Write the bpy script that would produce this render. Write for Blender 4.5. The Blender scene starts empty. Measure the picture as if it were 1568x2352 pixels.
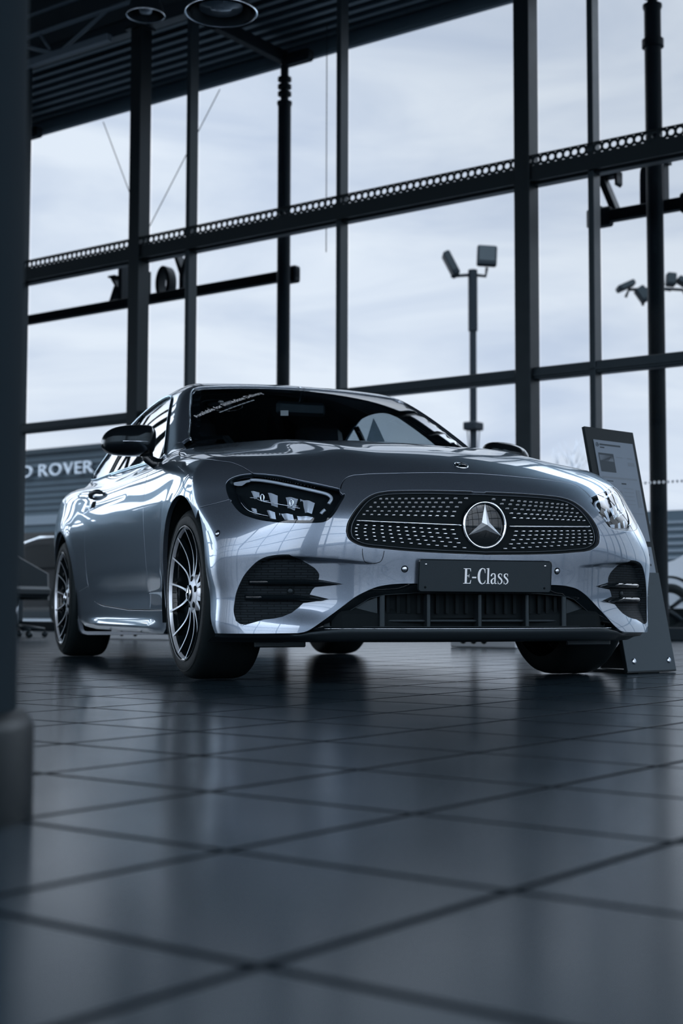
import bpy, math, random
from mathutils import Vector, Matrix
from mathutils.geometry import delaunay_2d_cdt
random.seed(7)
SC=bpy.context.scene; COL=SC.collection; pi=math.pi
# ---------------------------------------------------------------- materials
def M(name,base,metal=0,rough=.5,coat=0,spec=.5,vary=0.,vscale=30.,bump=0.,coat_rough=.02,emit=None,estr=1.):
    m=bpy.data.materials.new(name); m.use_nodes=True; nt=m.node_tree; b=nt.nodes['Principled BSDF']
    b.inputs['Base Color'].default_value=(*base,1); b.inputs['Metallic'].default_value=metal
    b.inputs['Roughness'].default_value=rough; b.inputs['Specular IOR Level'].default_value=spec
    b.inputs['Specular Tint'].default_value=(.72,.90,1,1)
    b.inputs['Coat Weight'].default_value=coat; b.inputs['Coat Roughness'].default_value=coat_rough
    if emit: b.inputs['Emission Color'].default_value=(*emit,1); b.inputs['Emission Strength'].default_value=estr
    if vary or bump:
        tc=nt.nodes.new('ShaderNodeTexCoord'); n=nt.nodes.new('ShaderNodeTexNoise'); n.inputs['Scale'].default_value=vscale
        nt.links.new(tc.outputs['Object'],n.inputs['Vector'])
        if vary:
            mr=nt.nodes.new('ShaderNodeMapRange'); mr.inputs['To Min'].default_value=max(0,rough-vary); mr.inputs['To Max'].default_value=rough+vary
            nt.links.new(n.outputs['Fac'],mr.inputs['Value']); nt.links.new(mr.outputs[0],b.inputs['Roughness'])
        if bump:
            bp=nt.nodes.new('ShaderNodeBump'); bp.inputs['Strength'].default_value=bump; bp.inputs['Distance'].default_value=.004
            nt.links.new(n.outputs['Fac'],bp.inputs['Height']); nt.links.new(bp.outputs[0],b.inputs['Normal'])
    return m
def glass(name,tint,ior=1.5,gl=1.0,rough=0.):
    m=bpy.data.materials.new(name); m.use_nodes=True; nt=m.node_tree; nt.nodes.clear()
    out=nt.nodes.new('ShaderNodeOutputMaterial'); mx=nt.nodes.new('ShaderNodeMixShader'); t=nt.nodes.new('ShaderNodeBsdfTransparent')
    g=nt.nodes.new('ShaderNodeBsdfGlossy'); g.inputs['Roughness'].default_value=rough; g.inputs['Color'].default_value=(gl,gl,gl,1)
    t.inputs['Color'].default_value=(*tint,1); f=nt.nodes.new('ShaderNodeFresnel'); f.inputs['IOR'].default_value=ior
    geo=nt.nodes.new('ShaderNodeNewGeometry'); mm=nt.nodes.new('ShaderNodeMath'); mm.operation='MULTIPLY'
    inv=nt.nodes.new('ShaderNodeMath'); inv.operation='SUBTRACT'; inv.inputs[0].default_value=1
    nt.links.new(geo.outputs['Backfacing'],inv.inputs[1]); nt.links.new(f.outputs[0],mm.inputs[0]); nt.links.new(inv.outputs[0],mm.inputs[1])
    nt.links.new(mm.outputs[0],mx.inputs[0]); nt.links.new(t.outputs[0],mx.inputs[1]); nt.links.new(g.outputs[0],mx.inputs[2]); nt.links.new(mx.outputs[0],out.inputs[0])
    return m
MT={}
MT['paint']=M('car paint',(.23,.28,.35),.80,.32,1.,.5,coat_rough=.012); MT['paint'].node_tree.nodes['Principled BSDF'].inputs['Coat IOR'].default_value=1.95
def flakes(m):
    nt=m.node_tree; b=nt.nodes['Principled BSDF']; tc=nt.nodes.new('ShaderNodeTexCoord'); v=nt.nodes.new('ShaderNodeTexVoronoi'); v.inputs['Scale'].default_value=900
    mr=nt.nodes.new('ShaderNodeMapRange'); mr.inputs['To Min'].default_value=.25; mr.inputs['To Max'].default_value=.34
    nt.links.new(tc.outputs['Object'],v.inputs['Vector']); nt.links.new(v.outputs['Distance'],mr.inputs['Value']); nt.links.new(mr.outputs[0],b.inputs['Roughness'])
flakes(MT['paint'])
MT['gloss']=M('gloss black',(.005,.008,.010),0,.12,1,.0)
MT['plastic']=M('black plastic',(.010,.014,.017),0,.45,0,.4,vary=.08,bump=.1,vscale=400)
MT['cavity']=M('dark cavity',(.004,.006,.007),0,.8,0,.2,vary=.05)
MT['chrome']=M('chrome',(.85,.88,.92),1,.06,vary=.02)
MT['satin']=M('satin metal',(.62,.66,.72),1,.25,vary=.04)
MT['machined']=M('machined alloy',(.80,.83,.88),.6,.36,vary=.05,vscale=60)
MT['rubber']=M('tyre rubber',(.006,.009,.010),0,.6,0,.22,vary=.1,bump=.15,vscale=120)
MT['disc']=M('brake disc',(.12,.14,.16),1,.35,vary=.08)
MT['cglass']=glass('car glass',(.50,.56,.60),1.5)
MT['lens']=glass('lamp lens',(.86,.9,.94),1.5)
MT['fabric']=M('seat leather',(.010,.013,.016),0,.5,vary=.1,vscale=80,bump=.1)
MT['pin']=M('grille pin',(.92,.95,1.0),.5,.28,vary=.03)
MT['star']=M('star metal',(.90,.93,.97),.8,.26,vary=.03)
MT['drl']=M('light guide',(.55,.6,.66),.2,.18,.6)
MT['white']=M('white lettering',(.94,.96,.98),0,.5,vary=.05)
# ---------------------------------------------------------------- mesh helpers
def link(name,verts,faces,mat,parent=None,smooth=False,normals=None):
    me=bpy.data.meshes.new(name); me.from_pydata([tuple(map(float,v)) for v in verts],[],[tuple(map(int,f)) for f in faces]); 
    me.materials.append(mat)
    if smooth or normals is not None: me.polygons.foreach_set('use_smooth',[True]*len(me.polygons))
    if normals is not None: me.normals_split_custom_set_from_vertices([tuple(map(float,n)) for n in normals])
    me.update(); o=bpy.data.objects.new(name,me); COL.objects.link(o)
    if parent: o.parent=parent
    return o
class MB:
    def __init__(s): s.v=[]; s.f=[]
    def add(s,v,f):
        k=len(s.v); s.v+= [tuple(map(float,p)) for p in v]; s.f+=[tuple(k+i for i in q) for q in f]; return s
    def box(s,c,d,R=None,bev=0.):
        x,y,z=d[0]/2,d[1]/2,d[2]/2
        if bev:
            b=min(bev,x,y,z)*.98; vs=[];
            for sx in(-1,1):
                for sy in(-1,1):
                    for sz in(-1,1):
                        vs+=[(sx*(x-b),sy*(y-b),sz*z),(sx*(x-b),sy*y,sz*(z-b)),(sx*x,sy*(y-b),sz*(z-b))]
            import bmesh
            bm=bmesh.new(); [bm.verts.new(v) for v in vs]; r=bmesh.ops.convex_hull(bm,input=bm.verts)
            bm.verts.index_update(); fs=[tuple(v.index for v in f.verts) for f in bm.faces]; vs=[tuple(v.co) for v in bm.verts]; bm.free()
        else:
            vs=[(-x,-y,-z),(x,-y,-z),(x,y,-z),(-x,y,-z),(-x,-y,z),(x,-y,z),(x,y,z),(-x,y,z)]
            fs=[(0,3,2,1),(4,5,6,7),(0,1,5,4),(1,2,6,5),(2,3,7,6),(3,0,4,7)]
        if R is not None: vs=[tuple(R@Vector(v)) for v in vs]
        return s.add([(v[0]+c[0],v[1]+c[1],v[2]+c[2]) for v in vs],fs)
    def tube(s,pts,r,n=10,caps=True,close=False):
        P=[Vector(p) for p in pts]; m=len(P); rr=r if isinstance(r,(list,tuple)) else [r]*m
        V=[];F=[]; up=None
        for i in range(m):
            a=P[i-1] if (i>0 or close) else P[i]; b=P[(i+1)%m] if (i<m-1 or close) else P[i]
            t=(b-a).normalized()
            if up is None:
                up=t.orthogonal().normalized()
            up=(up-t*up.dot(t)).normalized(); sd=t.cross(up)
            for k in range(n):
                a2=2*pi*k/n; V.append(P[i]+(up*math.cos(a2)+sd*math.sin(a2))*rr[i])
        for i in range(m if close else m-1):
            j=(i+1)%m
            for k in range(n):
                k2=(k+1)%n; F.append((i*n+k,i*n+k2,j*n+k2,j*n+k))
        if caps and not close: F.append(tuple(range(n))[::-1]); F.append(tuple((m-1)*n+k for k in range(n)))
        return s.add(V,F)
    def lathe(s,prof,o,ax,n=48,cap=False):
        ax=Vector(ax).normalized(); e1=ax.orthogonal().normalized(); e2=ax.cross(e1); o=Vector(o); V=[];F=[]
        for (r,h) in prof:
            for k in range(n):
                a=2*pi*k/n; V.append(o+ax*h+(e1*math.cos(a)+e2*math.sin(a))*r)
        for i in range(len(prof)-1):
            for k in range(n):
                k2=(k+1)%n; F.append((i*n+k,i*n+k2,(i+1)*n+k2,(i+1)*n+k))
        if cap: F.append(tuple(range(n))[::-1]); F.append(tuple((len(prof)-1)*n+k for k in range(n)))
        return s.add(V,F)
    def prism(s,poly,d):     # poly: 3d planar ring, d: extrusion vector
        n=len(poly); V=list(poly)+[tuple(Vector(p)+Vector(d)) for p in poly]
        F=[tuple(range(n))[::-1],tuple(range(n,2*n))]+[(i,(i+1)%n,n+(i+1)%n,n+i) for i in range(n)]
        return s.add(V,F)
    def obj(s,name,mat,parent=None,smooth=False,angle=None):
        o=link(name,s.v,s.f,mat,parent,smooth)
        if angle:
            me=o.data; me.polygons.foreach_set('use_smooth',[True]*len(me.polygons)); me.set_sharp_from_angle(angle=math.radians(angle))
        return o
def tag(o,label=None,cat=None,group=None,kind=None):
    if label: o['label']=label
    if cat: o['category']=cat
    if group: o['group']=group
    if kind: o['kind']=kind
    return o
def empty(name,loc=(0,0,0),rz=0):
    o=bpy.data.objects.new(name,None); COL.objects.link(o); o.location=loc; o.rotation_euler=(0,0,rz); o.empty_display_size=.1; return o
import numpy as np
def pchip(xs,ys):
    xs=np.array(xs,float); ys=np.array(ys,float)
    h=np.diff(xs); d=np.diff(ys)/h; m=np.zeros_like(ys)
    for i in range(1,len(xs)-1):
        if d[i-1]*d[i]>0:
            w1=2*h[i]+h[i-1]; w2=h[i]+2*h[i-1]; m[i]=(w1+w2)/(w1/d[i-1]+w2/d[i])
    m[0]=d[0]; m[-1]=d[-1]
    def f(x):
        x=np.asarray(x,float); i=np.clip(np.searchsorted(xs,x)-1,0,len(h)-1)
        t=(x-xs[i])/h[i]; lo=t<0; hi=t>1; tc=np.clip(t,0,1)
        v=(2*tc**3-3*tc**2+1)*ys[i]+(tc**3-2*tc**2+tc)*h[i]*m[i]+(-2*tc**3+3*tc**2)*ys[i+1]+(tc**3-tc**2)*h[i]*m[i+1]
        return v+np.where(lo,m[0]*(x-xs[0]),0)+np.where(hi,m[-1]*(x-xs[-1]),0)
    return f
def spl(xs,ys):   # natural-ish C2 cubic spline, linear outside
    xs=np.array(xs,float); ys=np.array(ys,float); n=len(xs); h=np.diff(xs)
    A=np.zeros((n,n)); b=np.zeros(n); A[0,0]=A[-1,-1]=1
    for i in range(1,n-1):
        A[i,i-1]=h[i-1];A[i,i]=2*(h[i-1]+h[i]);A[i,i+1]=h[i]
        b[i]=6*((ys[i+1]-ys[i])/h[i]-(ys[i]-ys[i-1])/h[i-1])
    M=np.linalg.solve(A,b)
    s0=(ys[1]-ys[0])/h[0]-h[0]*(2*M[0]+M[1])/6; s1=(ys[-1]-ys[-2])/h[-1]+h[-1]*(M[-2]+2*M[-1])/6
    def f(x):
        x=np.asarray(x,float); xc=np.clip(x,xs[0],xs[-1]); i=np.clip(np.searchsorted(xs,xc)-1,0,n-2)
        a=xs[i+1]-xc; c=xc-xs[i]; hh=h[i]
        v=(M[i]*a**3+M[i+1]*c**3)/(6*hh)+(ys[i]/hh-M[i]*hh/6)*a+(ys[i+1]/hh-M[i+1]*hh/6)*c
        return v+np.where(x<xs[0],s0*(x-xs[0]),0)+np.where(x>xs[-1],s1*(x-xs[-1]),0)
    return f
def ss(a,b,x):
    t=np.clip((x-a)/(b-a),0,1); return t*t*(3-2*t)
def smax(a,b,k):
    h=np.clip(.5+.5*(a-b)/k,0,1); return b+(a-b)*h+k*h*(1-h)
def smin(a,b,k): return -smax(-a,-b,k)

SCOOP=False
XC=spl([.08,.16,.20,.30,.40,.475,.54,.60,.65,.694,.747,.79,.83],
       [.80,.815,.817,.815,.822,.832,.836,.830,.814,.787,.742,.690,.625])
HC=spl([-4.05,-3.85,-3.3,-2.6,-1.5,-.8,-.55,-.3,0,.3,.5,.671,.75,.80,.9],
       [.985,1.005,1.015,.985,.965,1.0,1.010,1.002,.964,.909,.866,.818,.786,.758,.68])
# half width at the widest line, by x
WX=spl([-4.1,-3.9,-3.6,-3.2,-2.87,-2.3,-1.6,-.9,-.2,.3,.45,.6,.9],
       [.68,.77,.848,.908,.930,.919,.908,.911,.926,.930,.925,.91,.86])
# inset from the widest line, by height
WZ=spl([.12,.20,.30,.42,.54,.64,.72,.80,.88,.95,1.02],
       [.060,.040,.031,.022,.0115,.003,.001,.010,.034,.080,.15])
RX=spl([.2,.35,.5,.65,.75,.85,.93,.99,1.03],[-3.82,-3.90,-3.945,-3.96,-3.965,-3.97,-3.98,-3.985,-3.95])
def W(x,z):
    w=WX(x)-WZ(z)*(1-.45*(1-ss(-2.6,-1.8,x))*ss(.8,.95,z))
    w=w+.014*np.exp(-((z-.42)/.10)**2)*ss(.2,.45,x)+.006*ss(.5,.72,z)*ss(.1,.4,x)
    w=w+.020*(1-ss(.2,.36,z))*ss(.08,.3,x)
    # wheel arch flares
    for ax in (0.,-2.873):
        r=np.hypot(x-ax,z-.335)
        w=w+.007*np.exp(-((r-.385)/.06)**2)*ss(.2,.5,z)
    # scooped lower door
    sc=np.exp(-((z-.35)/.075)**2)*ss(-2.4,-1.7,x)*(1-ss(-.9,-.3,x))
    w=w-.014*sc
    w=w+.022*np.exp(-((z-.19)/.032)**2)*ss(-2.5,-1.9,x)*(1-ss(-.75,-.40,x))
    return w
def FX(y,z):
    y=np.abs(y)
    return XC(z)-.27*y**2-(.18+.24*ss(.46,.72,z))*y**6
LIPC=np.array([(0.3, 0.444), (0.4, 0.446), (0.478, 0.4504), (0.5591, 0.4579), (0.6471, 0.4641), (0.7039, 0.4674), (0.7314, 0.4669), (0.7637, 0.4622), (0.7844, 0.4541), (0.8019, 0.4405), (0.8219, 0.4157), (0.8365, 0.3908), (0.8484, 0.3593), (0.8564, 0.3278), (0.8605, 0.2898), (0.8614, 0.2647), (0.8553, 0.2363), (0.846, 0.222)])
def scoop(y,z):
    y=np.abs(y); sh=np.broadcast(y,z).shape; y=np.broadcast_to(y,sh); z=np.broadcast_to(z,sh)
    d2=np.full(sh,9.); A=LIPC[:-1]; B=LIPC[1:]
    for (ay,az),(by,bz) in zip(A,B):
        ey,ez=by-ay,bz-az; t=np.clip(((y-ay)*ey+(z-az)*ez)/(ey*ey+ez*ez),0,1)
        d2=np.minimum(d2,(y-ay-t*ey)**2+(z-az-t*ez)**2)
    PG=np.vstack([LIPC,[(.80,.10),(.30,.10)]]); ins=np.zeros(sh,bool)
    for (ay,az),(by,bz) in zip(PG,np.roll(PG,-1,0)):
        c=((az>z)!=(bz>z))&(y<(by-ay)*(z-az)/(bz-az+1e-12)+ay); ins^=c
    d=np.sqrt(d2)
    return np.where(ins,.042*ss(0,.013,d)*ss(.40,.66,y)*ss(.186,.31,z),0.)
def H(x,y):
    y=np.abs(y)
    hc=HC(x)
    s=ss(-1.2,-.3,x)         # 1 on the hood
    crown=.115*s+.02*(1-s)
    h=hc+.012*s-crown*y**2
    h=h+.022*np.exp(-((x+.62)/.22)**2)*ss(.35,.62,y)
    # hood power domes
    h=h+s*.012*np.exp(-((y-.40-.10*(.3-x))/.10)**2)*(1-ss(.25,.7,x))
    return h
def f_tub(p):
    x,y,z=p[...,0],np.abs(p[...,1]),p[...,2]
    f=smax(x-FX(y,z),y-W(x,z),.05)
    if SCOOP: f=np.where((x>.3)&(z<.49)&(z>.18)&(f>-.2),f+scoop(y,z)*np.where(x>.3,1,0)*.9,f)
    f=smax(f,z-H(x,y),.09)
    f=smax(f,RX(z)+.10*y**2+.25*y**6-x,.10)
    f=smax(f,.13-z,.03)
    return f
# greenhouse
GH=spl([-3.9,-3.5,-3.2,-2.9,-2.6,-2.3,-2.0,-1.75,-1.5,-1.3,-1.1,-.9,-.7,-.5,-.3],
       [.86,.96,1.055,1.170,1.280,1.368,1.421,1.439,1.436,1.404,1.328,1.226,1.114,.995,.88])
GW=spl([.85,.95,1.05,1.15,1.25,1.33,1.40,1.45],[.855,.812,.766,.718,.664,.614,.560,.51])
GX=spl([-4,-3.6,-3.2,-2.8,-2.4,-1.9,-1.4,-1.0,-.6],[-.16,-.10,-.055,-.02,0,.01,.0,-.015,-.04])
def f_gh(p):
    x,y,z=p[...,0],np.abs(p[...,1]),p[...,2]
    xe=x+.20*y**2*ss(-1.9,-1.1,x)-.12*y**2*(1-ss(-2.6,-1.9,x))
    f1=(z-GH(xe)+.055*y**2)*.85
    f2=(y-GW(z)-GX(x))*.87
    return np.maximum(smax(f1,f2,.06),.84-z)
def f_body(p):
    return smin(f_tub(p),f_gh(p),.035)
def grad(f,p,e=1e-4):
    g=np.empty(p.shape)
    for i in range(3):
        d=np.zeros(3); d[i]=e; g[...,i]=f(p+d)-f(p-d)
    return g/np.linalg.norm(g,axis=-1,keepdims=True)
def hit_out(f,o,d,t0,t1,n=40):
    """from inside (t0) to outside (t1): bisect the last crossing"""
    lo=np.full(o.shape[:-1],t0,float); hi=np.full(o.shape[:-1],t1,float)
    for _ in range(n):
        m=(lo+hi)/2; ins=f(o+d*m[...,None])<0
        lo=np.where(ins,m,lo); hi=np.where(ins,hi,m)
    return o+d*((lo+hi)/2)[...,None]
AX0=-.10
def chartC(ph,z,f=f_tub):      # front cylinder chart, ph from +x towards -y (car's right)
    ph,z=np.broadcast_arrays(np.asarray(ph,float),np.asarray(z,float))
    o=np.stack([np.full_like(ph,AX0),np.zeros_like(ph),z],-1)
    d=np.stack([np.cos(ph),-np.sin(ph),np.zeros_like(ph)],-1)
    return hit_out(f,o,d,.05,1.6)
def toC(p): return np.stack([np.arctan2(-p[...,1],p[...,0]-AX0),p[...,2]],-1)
AZ0=.45
def chartA(x,th,f=f_body):    # ring chart about the long axis, th: 0 = towards -y, pi/2 = up
    x,th=np.broadcast_arrays(np.asarray(x,float),np.asarray(th,float))
    o=np.stack([x,np.zeros_like(x),np.full_like(x,AZ0)],-1)
    d=np.stack([np.zeros_like(x),-np.cos(th),np.sin(th)],-1)
    return hit_out(f,o,d,.02,1.6)
def toA(p): return np.stack([p[...,0],np.arctan2(p[...,2]-AZ0,-p[...,1])],-1)
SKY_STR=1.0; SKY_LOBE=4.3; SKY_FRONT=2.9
HL=[(0.9549,0.78),(0.8836,0.7729),(0.8188,0.7637),(0.7473,0.7478),(0.6738,0.7328),(0.6031,0.7169),(0.5681,0.7067),(0.5583,0.6964),(0.5576,0.6795),(0.5676,0.656),(0.5807,0.6281),(0.5947,0.607),(0.6094,0.5941),(0.6244,0.5877),(0.6488,0.5855),(0.6794,0.5847),(0.726,0.5857),(0.79,0.5892),(0.841,0.5968),(0.8854,0.6079),(0.9265,0.6224),(0.9615,0.6438),(0.9984,0.6724),(1.0287,0.701),(1.0501,0.7294),(1.0569,0.747),(1.0507,0.7589),(1.0333,0.7686),(1.005,0.7761),(0.9736,0.7782)]
LEAD=[(0.5641,0.6938),(0.5725,0.7063),(0.574,0.7231),(0.5687,0.7438),(0.5557,0.7594),(0.5305,0.7675),(0.4533,0.7735),(0.3005,0.7803),(0.1321,0.7857),(-0.0505,0.7892)]
GR=[(0.5418,0.554),(0.5382,0.5819),(0.5242,0.6131),(0.5014,0.648),(0.4779,0.6741),(0.4467,0.6928),(0.4071,0.702),(0.3593,0.7061),(0.2378,0.7099),(0.0863,0.7109),(-0.0333,0.7109)]
GRB=[(0.5418,0.554),(0.5344,0.5295),(0.5104,0.5113),(0.4741,0.4993),(0.4123,0.493),(0.3161,0.4853),(0.1812,0.4795),(0.0382,0.4764)]
LOW=[(1.0181,0.188),(0.7102,0.1909),(0.6861,0.1956),(0.6654,0.2065),(0.6349,0.2298),(0.5899,0.2638),(0.543,0.2987),(0.5059,0.3244),(0.4451,0.3525),(0.4043,0.362),(0.3624,0.3669),(0.2854,0.3689),(0.0252,0.3691)]
INS=[(0.9274,0.2357),(0.9369,0.2644),(0.9358,0.29),(0.9288,0.3283),(0.916,0.3602),(0.8985,0.3921),(0.8779,0.4174),(0.8515,0.4363),(0.8015,0.4438),(0.7559,0.4452),(0.7079,0.4404),(0.6782,0.434),(0.6606,0.4215),(0.6476,0.4041),(0.6465,0.3915),(0.6497,0.3821),(0.5614,0.3665),(0.6624,0.3568),(0.6717,0.3473),(0.6825,0.3284),(0.6142,0.3127),(0.7053,0.2999),(0.7203,0.2841),(0.7412,0.265),(0.7714,0.2507),(0.8018,0.2443),(0.8327,0.241),(0.8958,0.2216),(0.9121,0.2246)]
BF=[(1.1811,0.6551),(1.1351,0.6607),(1.0855,0.6663),(1.0512,0.6721),(1.0228,0.6766),(1.0091,0.6793)]
LIP=[(0.9274,0.2357),(0.9369,0.2644),(0.9358,0.29),(0.9288,0.3283),(0.916,0.3602),(0.8985,0.3921),(0.8779,0.4174),(0.8512,0.4426),(0.8287,0.4567),(0.8036,0.4651),(0.767,0.4699),(0.7368,0.4704),(0.677,0.4671),(0.5868,0.4609),(0.5043,0.4534)]
HOODL=[(0.4455,-0.7712,0.7802),(0.4064,-0.7808,0.7964),(0.3599,-0.7908,0.8135),(0.3031,-0.8051,0.8307),(0.2624,-0.8193,0.8399),(0.2182,-0.838,0.8468),(0.0542,-0.8653,0.8686),(-0.1462,-0.8598,0.8939),(-0.3146,-0.8447,0.9158),(-0.4347,-0.8289,0.935),(-0.544,-0.8027,0.9586),(-0.6374,-0.7746,0.9791),(-0.6232,-0.7675,0.9973)]
DRL=[(0.9633,0.7554),(0.9224,0.7525),(0.8633,0.7436),(0.8062,0.7325),(0.7519,0.7212),(0.6827,0.7058),(0.6358,0.6946),(0.6166,0.685),(0.6095,0.6745),(0.6123,0.665),(0.617,0.6556)]
DRLB=[(1.0358,0.7446),(1.0352,0.7495),(0.9804,0.7554),(0.9674,0.7583),(0.9618,0.748),(0.977,0.7453),(0.9909,0.7334),(1.0269,0.737)]
DRLC=[(0.6273,0.6339),(0.6355,0.6262),(0.6407,0.6186)]
LOWS=[(1.0005,0.7025),(0.9807,0.6872),(0.9581,0.6656),(0.9362,0.6474),(0.9138,0.6341),(0.8869,0.6254),(0.8583,0.6184),(0.8343,0.6132)]
CHR=[(0.9327,0.6859),(0.9059,0.6824),(0.8694,0.6688),(0.7823,0.6531),(0.7459,0.6447),(0.7203,0.6397)]
HOOP=[(0.8725,0.6826),(0.7513,0.6606)]
TILES=[[(0.9725,0.7309),(0.9121,0.7188),(0.9012,0.6862),(0.9538,0.6978)],[(0.8893,0.7246),(0.8274,0.705),(0.8182,0.6696),(0.8686,0.6836)],[(0.8036,0.7038),(0.7414,0.6904),(0.7454,0.655),(0.7896,0.6721)],[(0.7243,0.6928),(0.6716,0.6738),(0.6761,0.6387),(0.7084,0.6489)],[(0.939,0.6621),(0.9002,0.6545),(0.8852,0.6258),(0.923,0.6379)],[(0.8663,0.6535),(0.818,0.6382),(0.806,0.6023),(0.8405,0.6154)],[(0.7944,0.6361),(0.7461,0.6261),(0.736,0.5968),(0.7777,0.6004)],[(0.7227,0.6236),(0.6702,0.6147),(0.6879,0.5964),(0.7136,0.5981)]]
PINS=[[(0.4222,0.6737),(0.3989,0.6742),(0.376,0.6747),(0.3481,0.6753),(0.3218,0.6759),(0.2945,0.6765),(0.2676,0.6772),(0.2403,0.6779),(0.2119,0.6786),(0.1831,0.6794),(0.1502,0.6803),(0.1113,0.6814),(0.0632,0.6829)],[(0.4428,0.6592),(0.414,0.6596),(0.3869,0.66),(0.3621,0.6604),(0.337,0.6609),(0.3095,0.6614),(0.2824,0.6619),(0.2557,0.6625),(0.2279,0.663),(0.1997,0.6637),(0.1689,0.6644),(0.134,0.6652),(0.0947,0.6662)],[(0.4583,0.6429),(0.43,0.6432),(0.4033,0.6436),(0.3763,0.6439),(0.349,0.6443),(0.3213,0.6448),(0.294,0.6452),(0.267,0.6457),(0.2396,0.6462),(0.212,0.6467),(0.1832,0.6473),(0.1519,0.6479),(0.1135,0.6488)],[(0.4705,0.6282),(0.4432,0.6282),(0.4162,0.6283),(0.3889,0.6285),(0.3613,0.6286),(0.3333,0.6288),(0.3063,0.629),(0.2784,0.6293),(0.2507,0.6296),(0.2227,0.6299),(0.193,0.6302),(0.1614,0.6306),(0.1272,0.6311)],[(0.4827,0.6154),(0.4543,0.6152),(0.427,0.6149),(0.3993,0.6147),(0.3719,0.6145),(0.3436,0.6144),(0.3156,0.6143),(0.2872,0.6142),(0.2585,0.6142),(0.2294,0.6142),(0.2006,0.6142),(0.1694,0.6142),(0.1363,0.6143)],[(0.5034,0.5778),(0.4743,0.5765),(0.4449,0.5753),(0.4158,0.5742),(0.3863,0.573),(0.3559,0.5719),(0.3256,0.5708),(0.2963,0.5698),(0.2667,0.5689),(0.2359,0.5679),(0.2062,0.567),(0.1733,0.566),(0.1392,0.5651)],[(0.5087,0.566),(0.4779,0.5644),(0.4473,0.5628),(0.4158,0.5613),(0.3857,0.5598),(0.3546,0.5584),(0.3231,0.557),(0.2925,0.5557),(0.2628,0.5545),(0.2321,0.5532),(0.2016,0.552),(0.1694,0.5508),(0.1339,0.5495)],[(0.5098,0.5542),(0.4778,0.5522),(0.446,0.5503),(0.4145,0.5484),(0.3825,0.5465),(0.3507,0.5448),(0.3192,0.543),(0.2885,0.5414),(0.2568,0.5398),(0.2253,0.5382),(0.1927,0.5366),(0.1603,0.5351),(0.1247,0.5334)],[(0.5072,0.5419),(0.4759,0.5397),(0.4435,0.5375),(0.4106,0.5353),(0.3786,0.5332),(0.3455,0.5311),(0.3125,0.5291),(0.2798,0.5272),(0.2486,0.5254),(0.2163,0.5235),(0.1828,0.5217),(0.1496,0.5199),(0.1145,0.518)],[(0.5017,0.529),(0.4709,0.5266),(0.4391,0.5242),(0.4074,0.5218),(0.3741,0.5194),(0.3402,0.517),(0.3058,0.5146),(0.2723,0.5124),(0.2375,0.5101),(0.2029,0.5079),(0.1686,0.5057),(0.1301,0.5034),(0.0895,0.501)]]
BAR=[(0.507,0.5935),(0.4125,0.59),(0.2622,0.5857),(0.1055,0.5822)]
SENS=[(0.3306,0.4214),(1.0182,0.5533),(0.7491,0.3424)]
TOW=[(0.4851,0.4931),(0.4853,0.4778),(0.4819,0.4565),(0.4747,0.4443),(0.4562,0.4408),(0.4312,0.4427),(0.4174,0.4508),(0.4111,0.4661),(0.4072,0.4857)]
LOWIN=[(0.6296,0.2266),(0.5889,0.2391),(0.5307,0.2764),(0.4629,0.3169),(0.4044,0.3295),(0.2759,0.3369),(0.0191,0.3377)]
HOODBADGE=[(0.6186,0.0253,0.8218)]
TXT=[(-0.9146,-0.629,1.1711),(-1.1315,-0.2349,1.3367)]
TXT2=[(-0.9352,-0.5143,1.2042),(-1.0485,-0.3069,1.2911)]
TXT3=[(-1.0263,-0.4871,1.2573),(-1.0561,-0.4248,1.2815)]
STICK=[(-0.9137,-0.2201,1.2208),(-0.9124,-0.1812,1.2226),(-0.8528,-0.2008,1.189),(-0.8548,-0.2391,1.1873)]
HANDLE=[(-2.2305,-0.8567,0.9245),(-2.4788,-0.8042,0.9769),(-2.1197,-0.827,0.9499),(-1.9084,-0.8647,0.8992),(-2.0415,-0.877,0.8854)]
# ---------------------------------------------------------------- panels cut from the body surface
def cr(P,k=6,close=False):
    P=np.asarray(P,float); n=len(P); out=[]
    rng=range(n if close else n-1)
    for i in rng:
        p1,p2=P[i],P[(i+1)%n]; p0=P[i-1] if (i>0 or close) else 2*p1-p2; p3=P[(i+2)%n] if (i<n-2 or close) else 2*p2-p1
        for t in np.linspace(0,1,k,endpoint=False):
            out.append(.5*((2*p1)+(p2-p0)*t+(2*p0-5*p1+4*p2-p3)*t*t+(3*p1-p0-3*p2+p3)*t**3))
    if not close: out.append(P[-1])
    return np.array(out)
def resample(P,sp,close=True):
    P=np.asarray(P,float)
    if close: P=np.vstack([P,P[:1]])
    out=[]
    for a,b in zip(P[:-1],P[1:]):
        L=np.hypot(*(b-a))
        if L<1e-6: continue
        n=max(1,int(np.ceil(L/sp))); out+= [a+(b-a)*i/n for i in range(n)]
    if not close: out.append(P[-1])
    out=np.array(out); keep=[0]
    for i in range(1,len(out)):
        if np.hypot(*(out[i]-out[keep[-1]]))>sp*.25: keep.append(i)
    return out[keep]
def area(P): x,y=P[:,0],P[:,1]; return .5*np.sum(x*np.roll(y,-1)-np.roll(x,-1)*y)
def inset(P,g):
    s=1 if area(P)>0 else -1
    e=np.roll(P,-1,0)-P; e/=np.linalg.norm(e,axis=1,keepdims=True)+1e-12
    n=np.stack([-e[:,1],e[:,0]],1)*s; m=n+np.roll(n,1,0); l=np.linalg.norm(m,axis=1,keepdims=True)
    m=m/np.maximum(l,.3); c=np.clip(np.sum(m*n,1,keepdims=True),.5,1)
    return P+m*g/c
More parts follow.
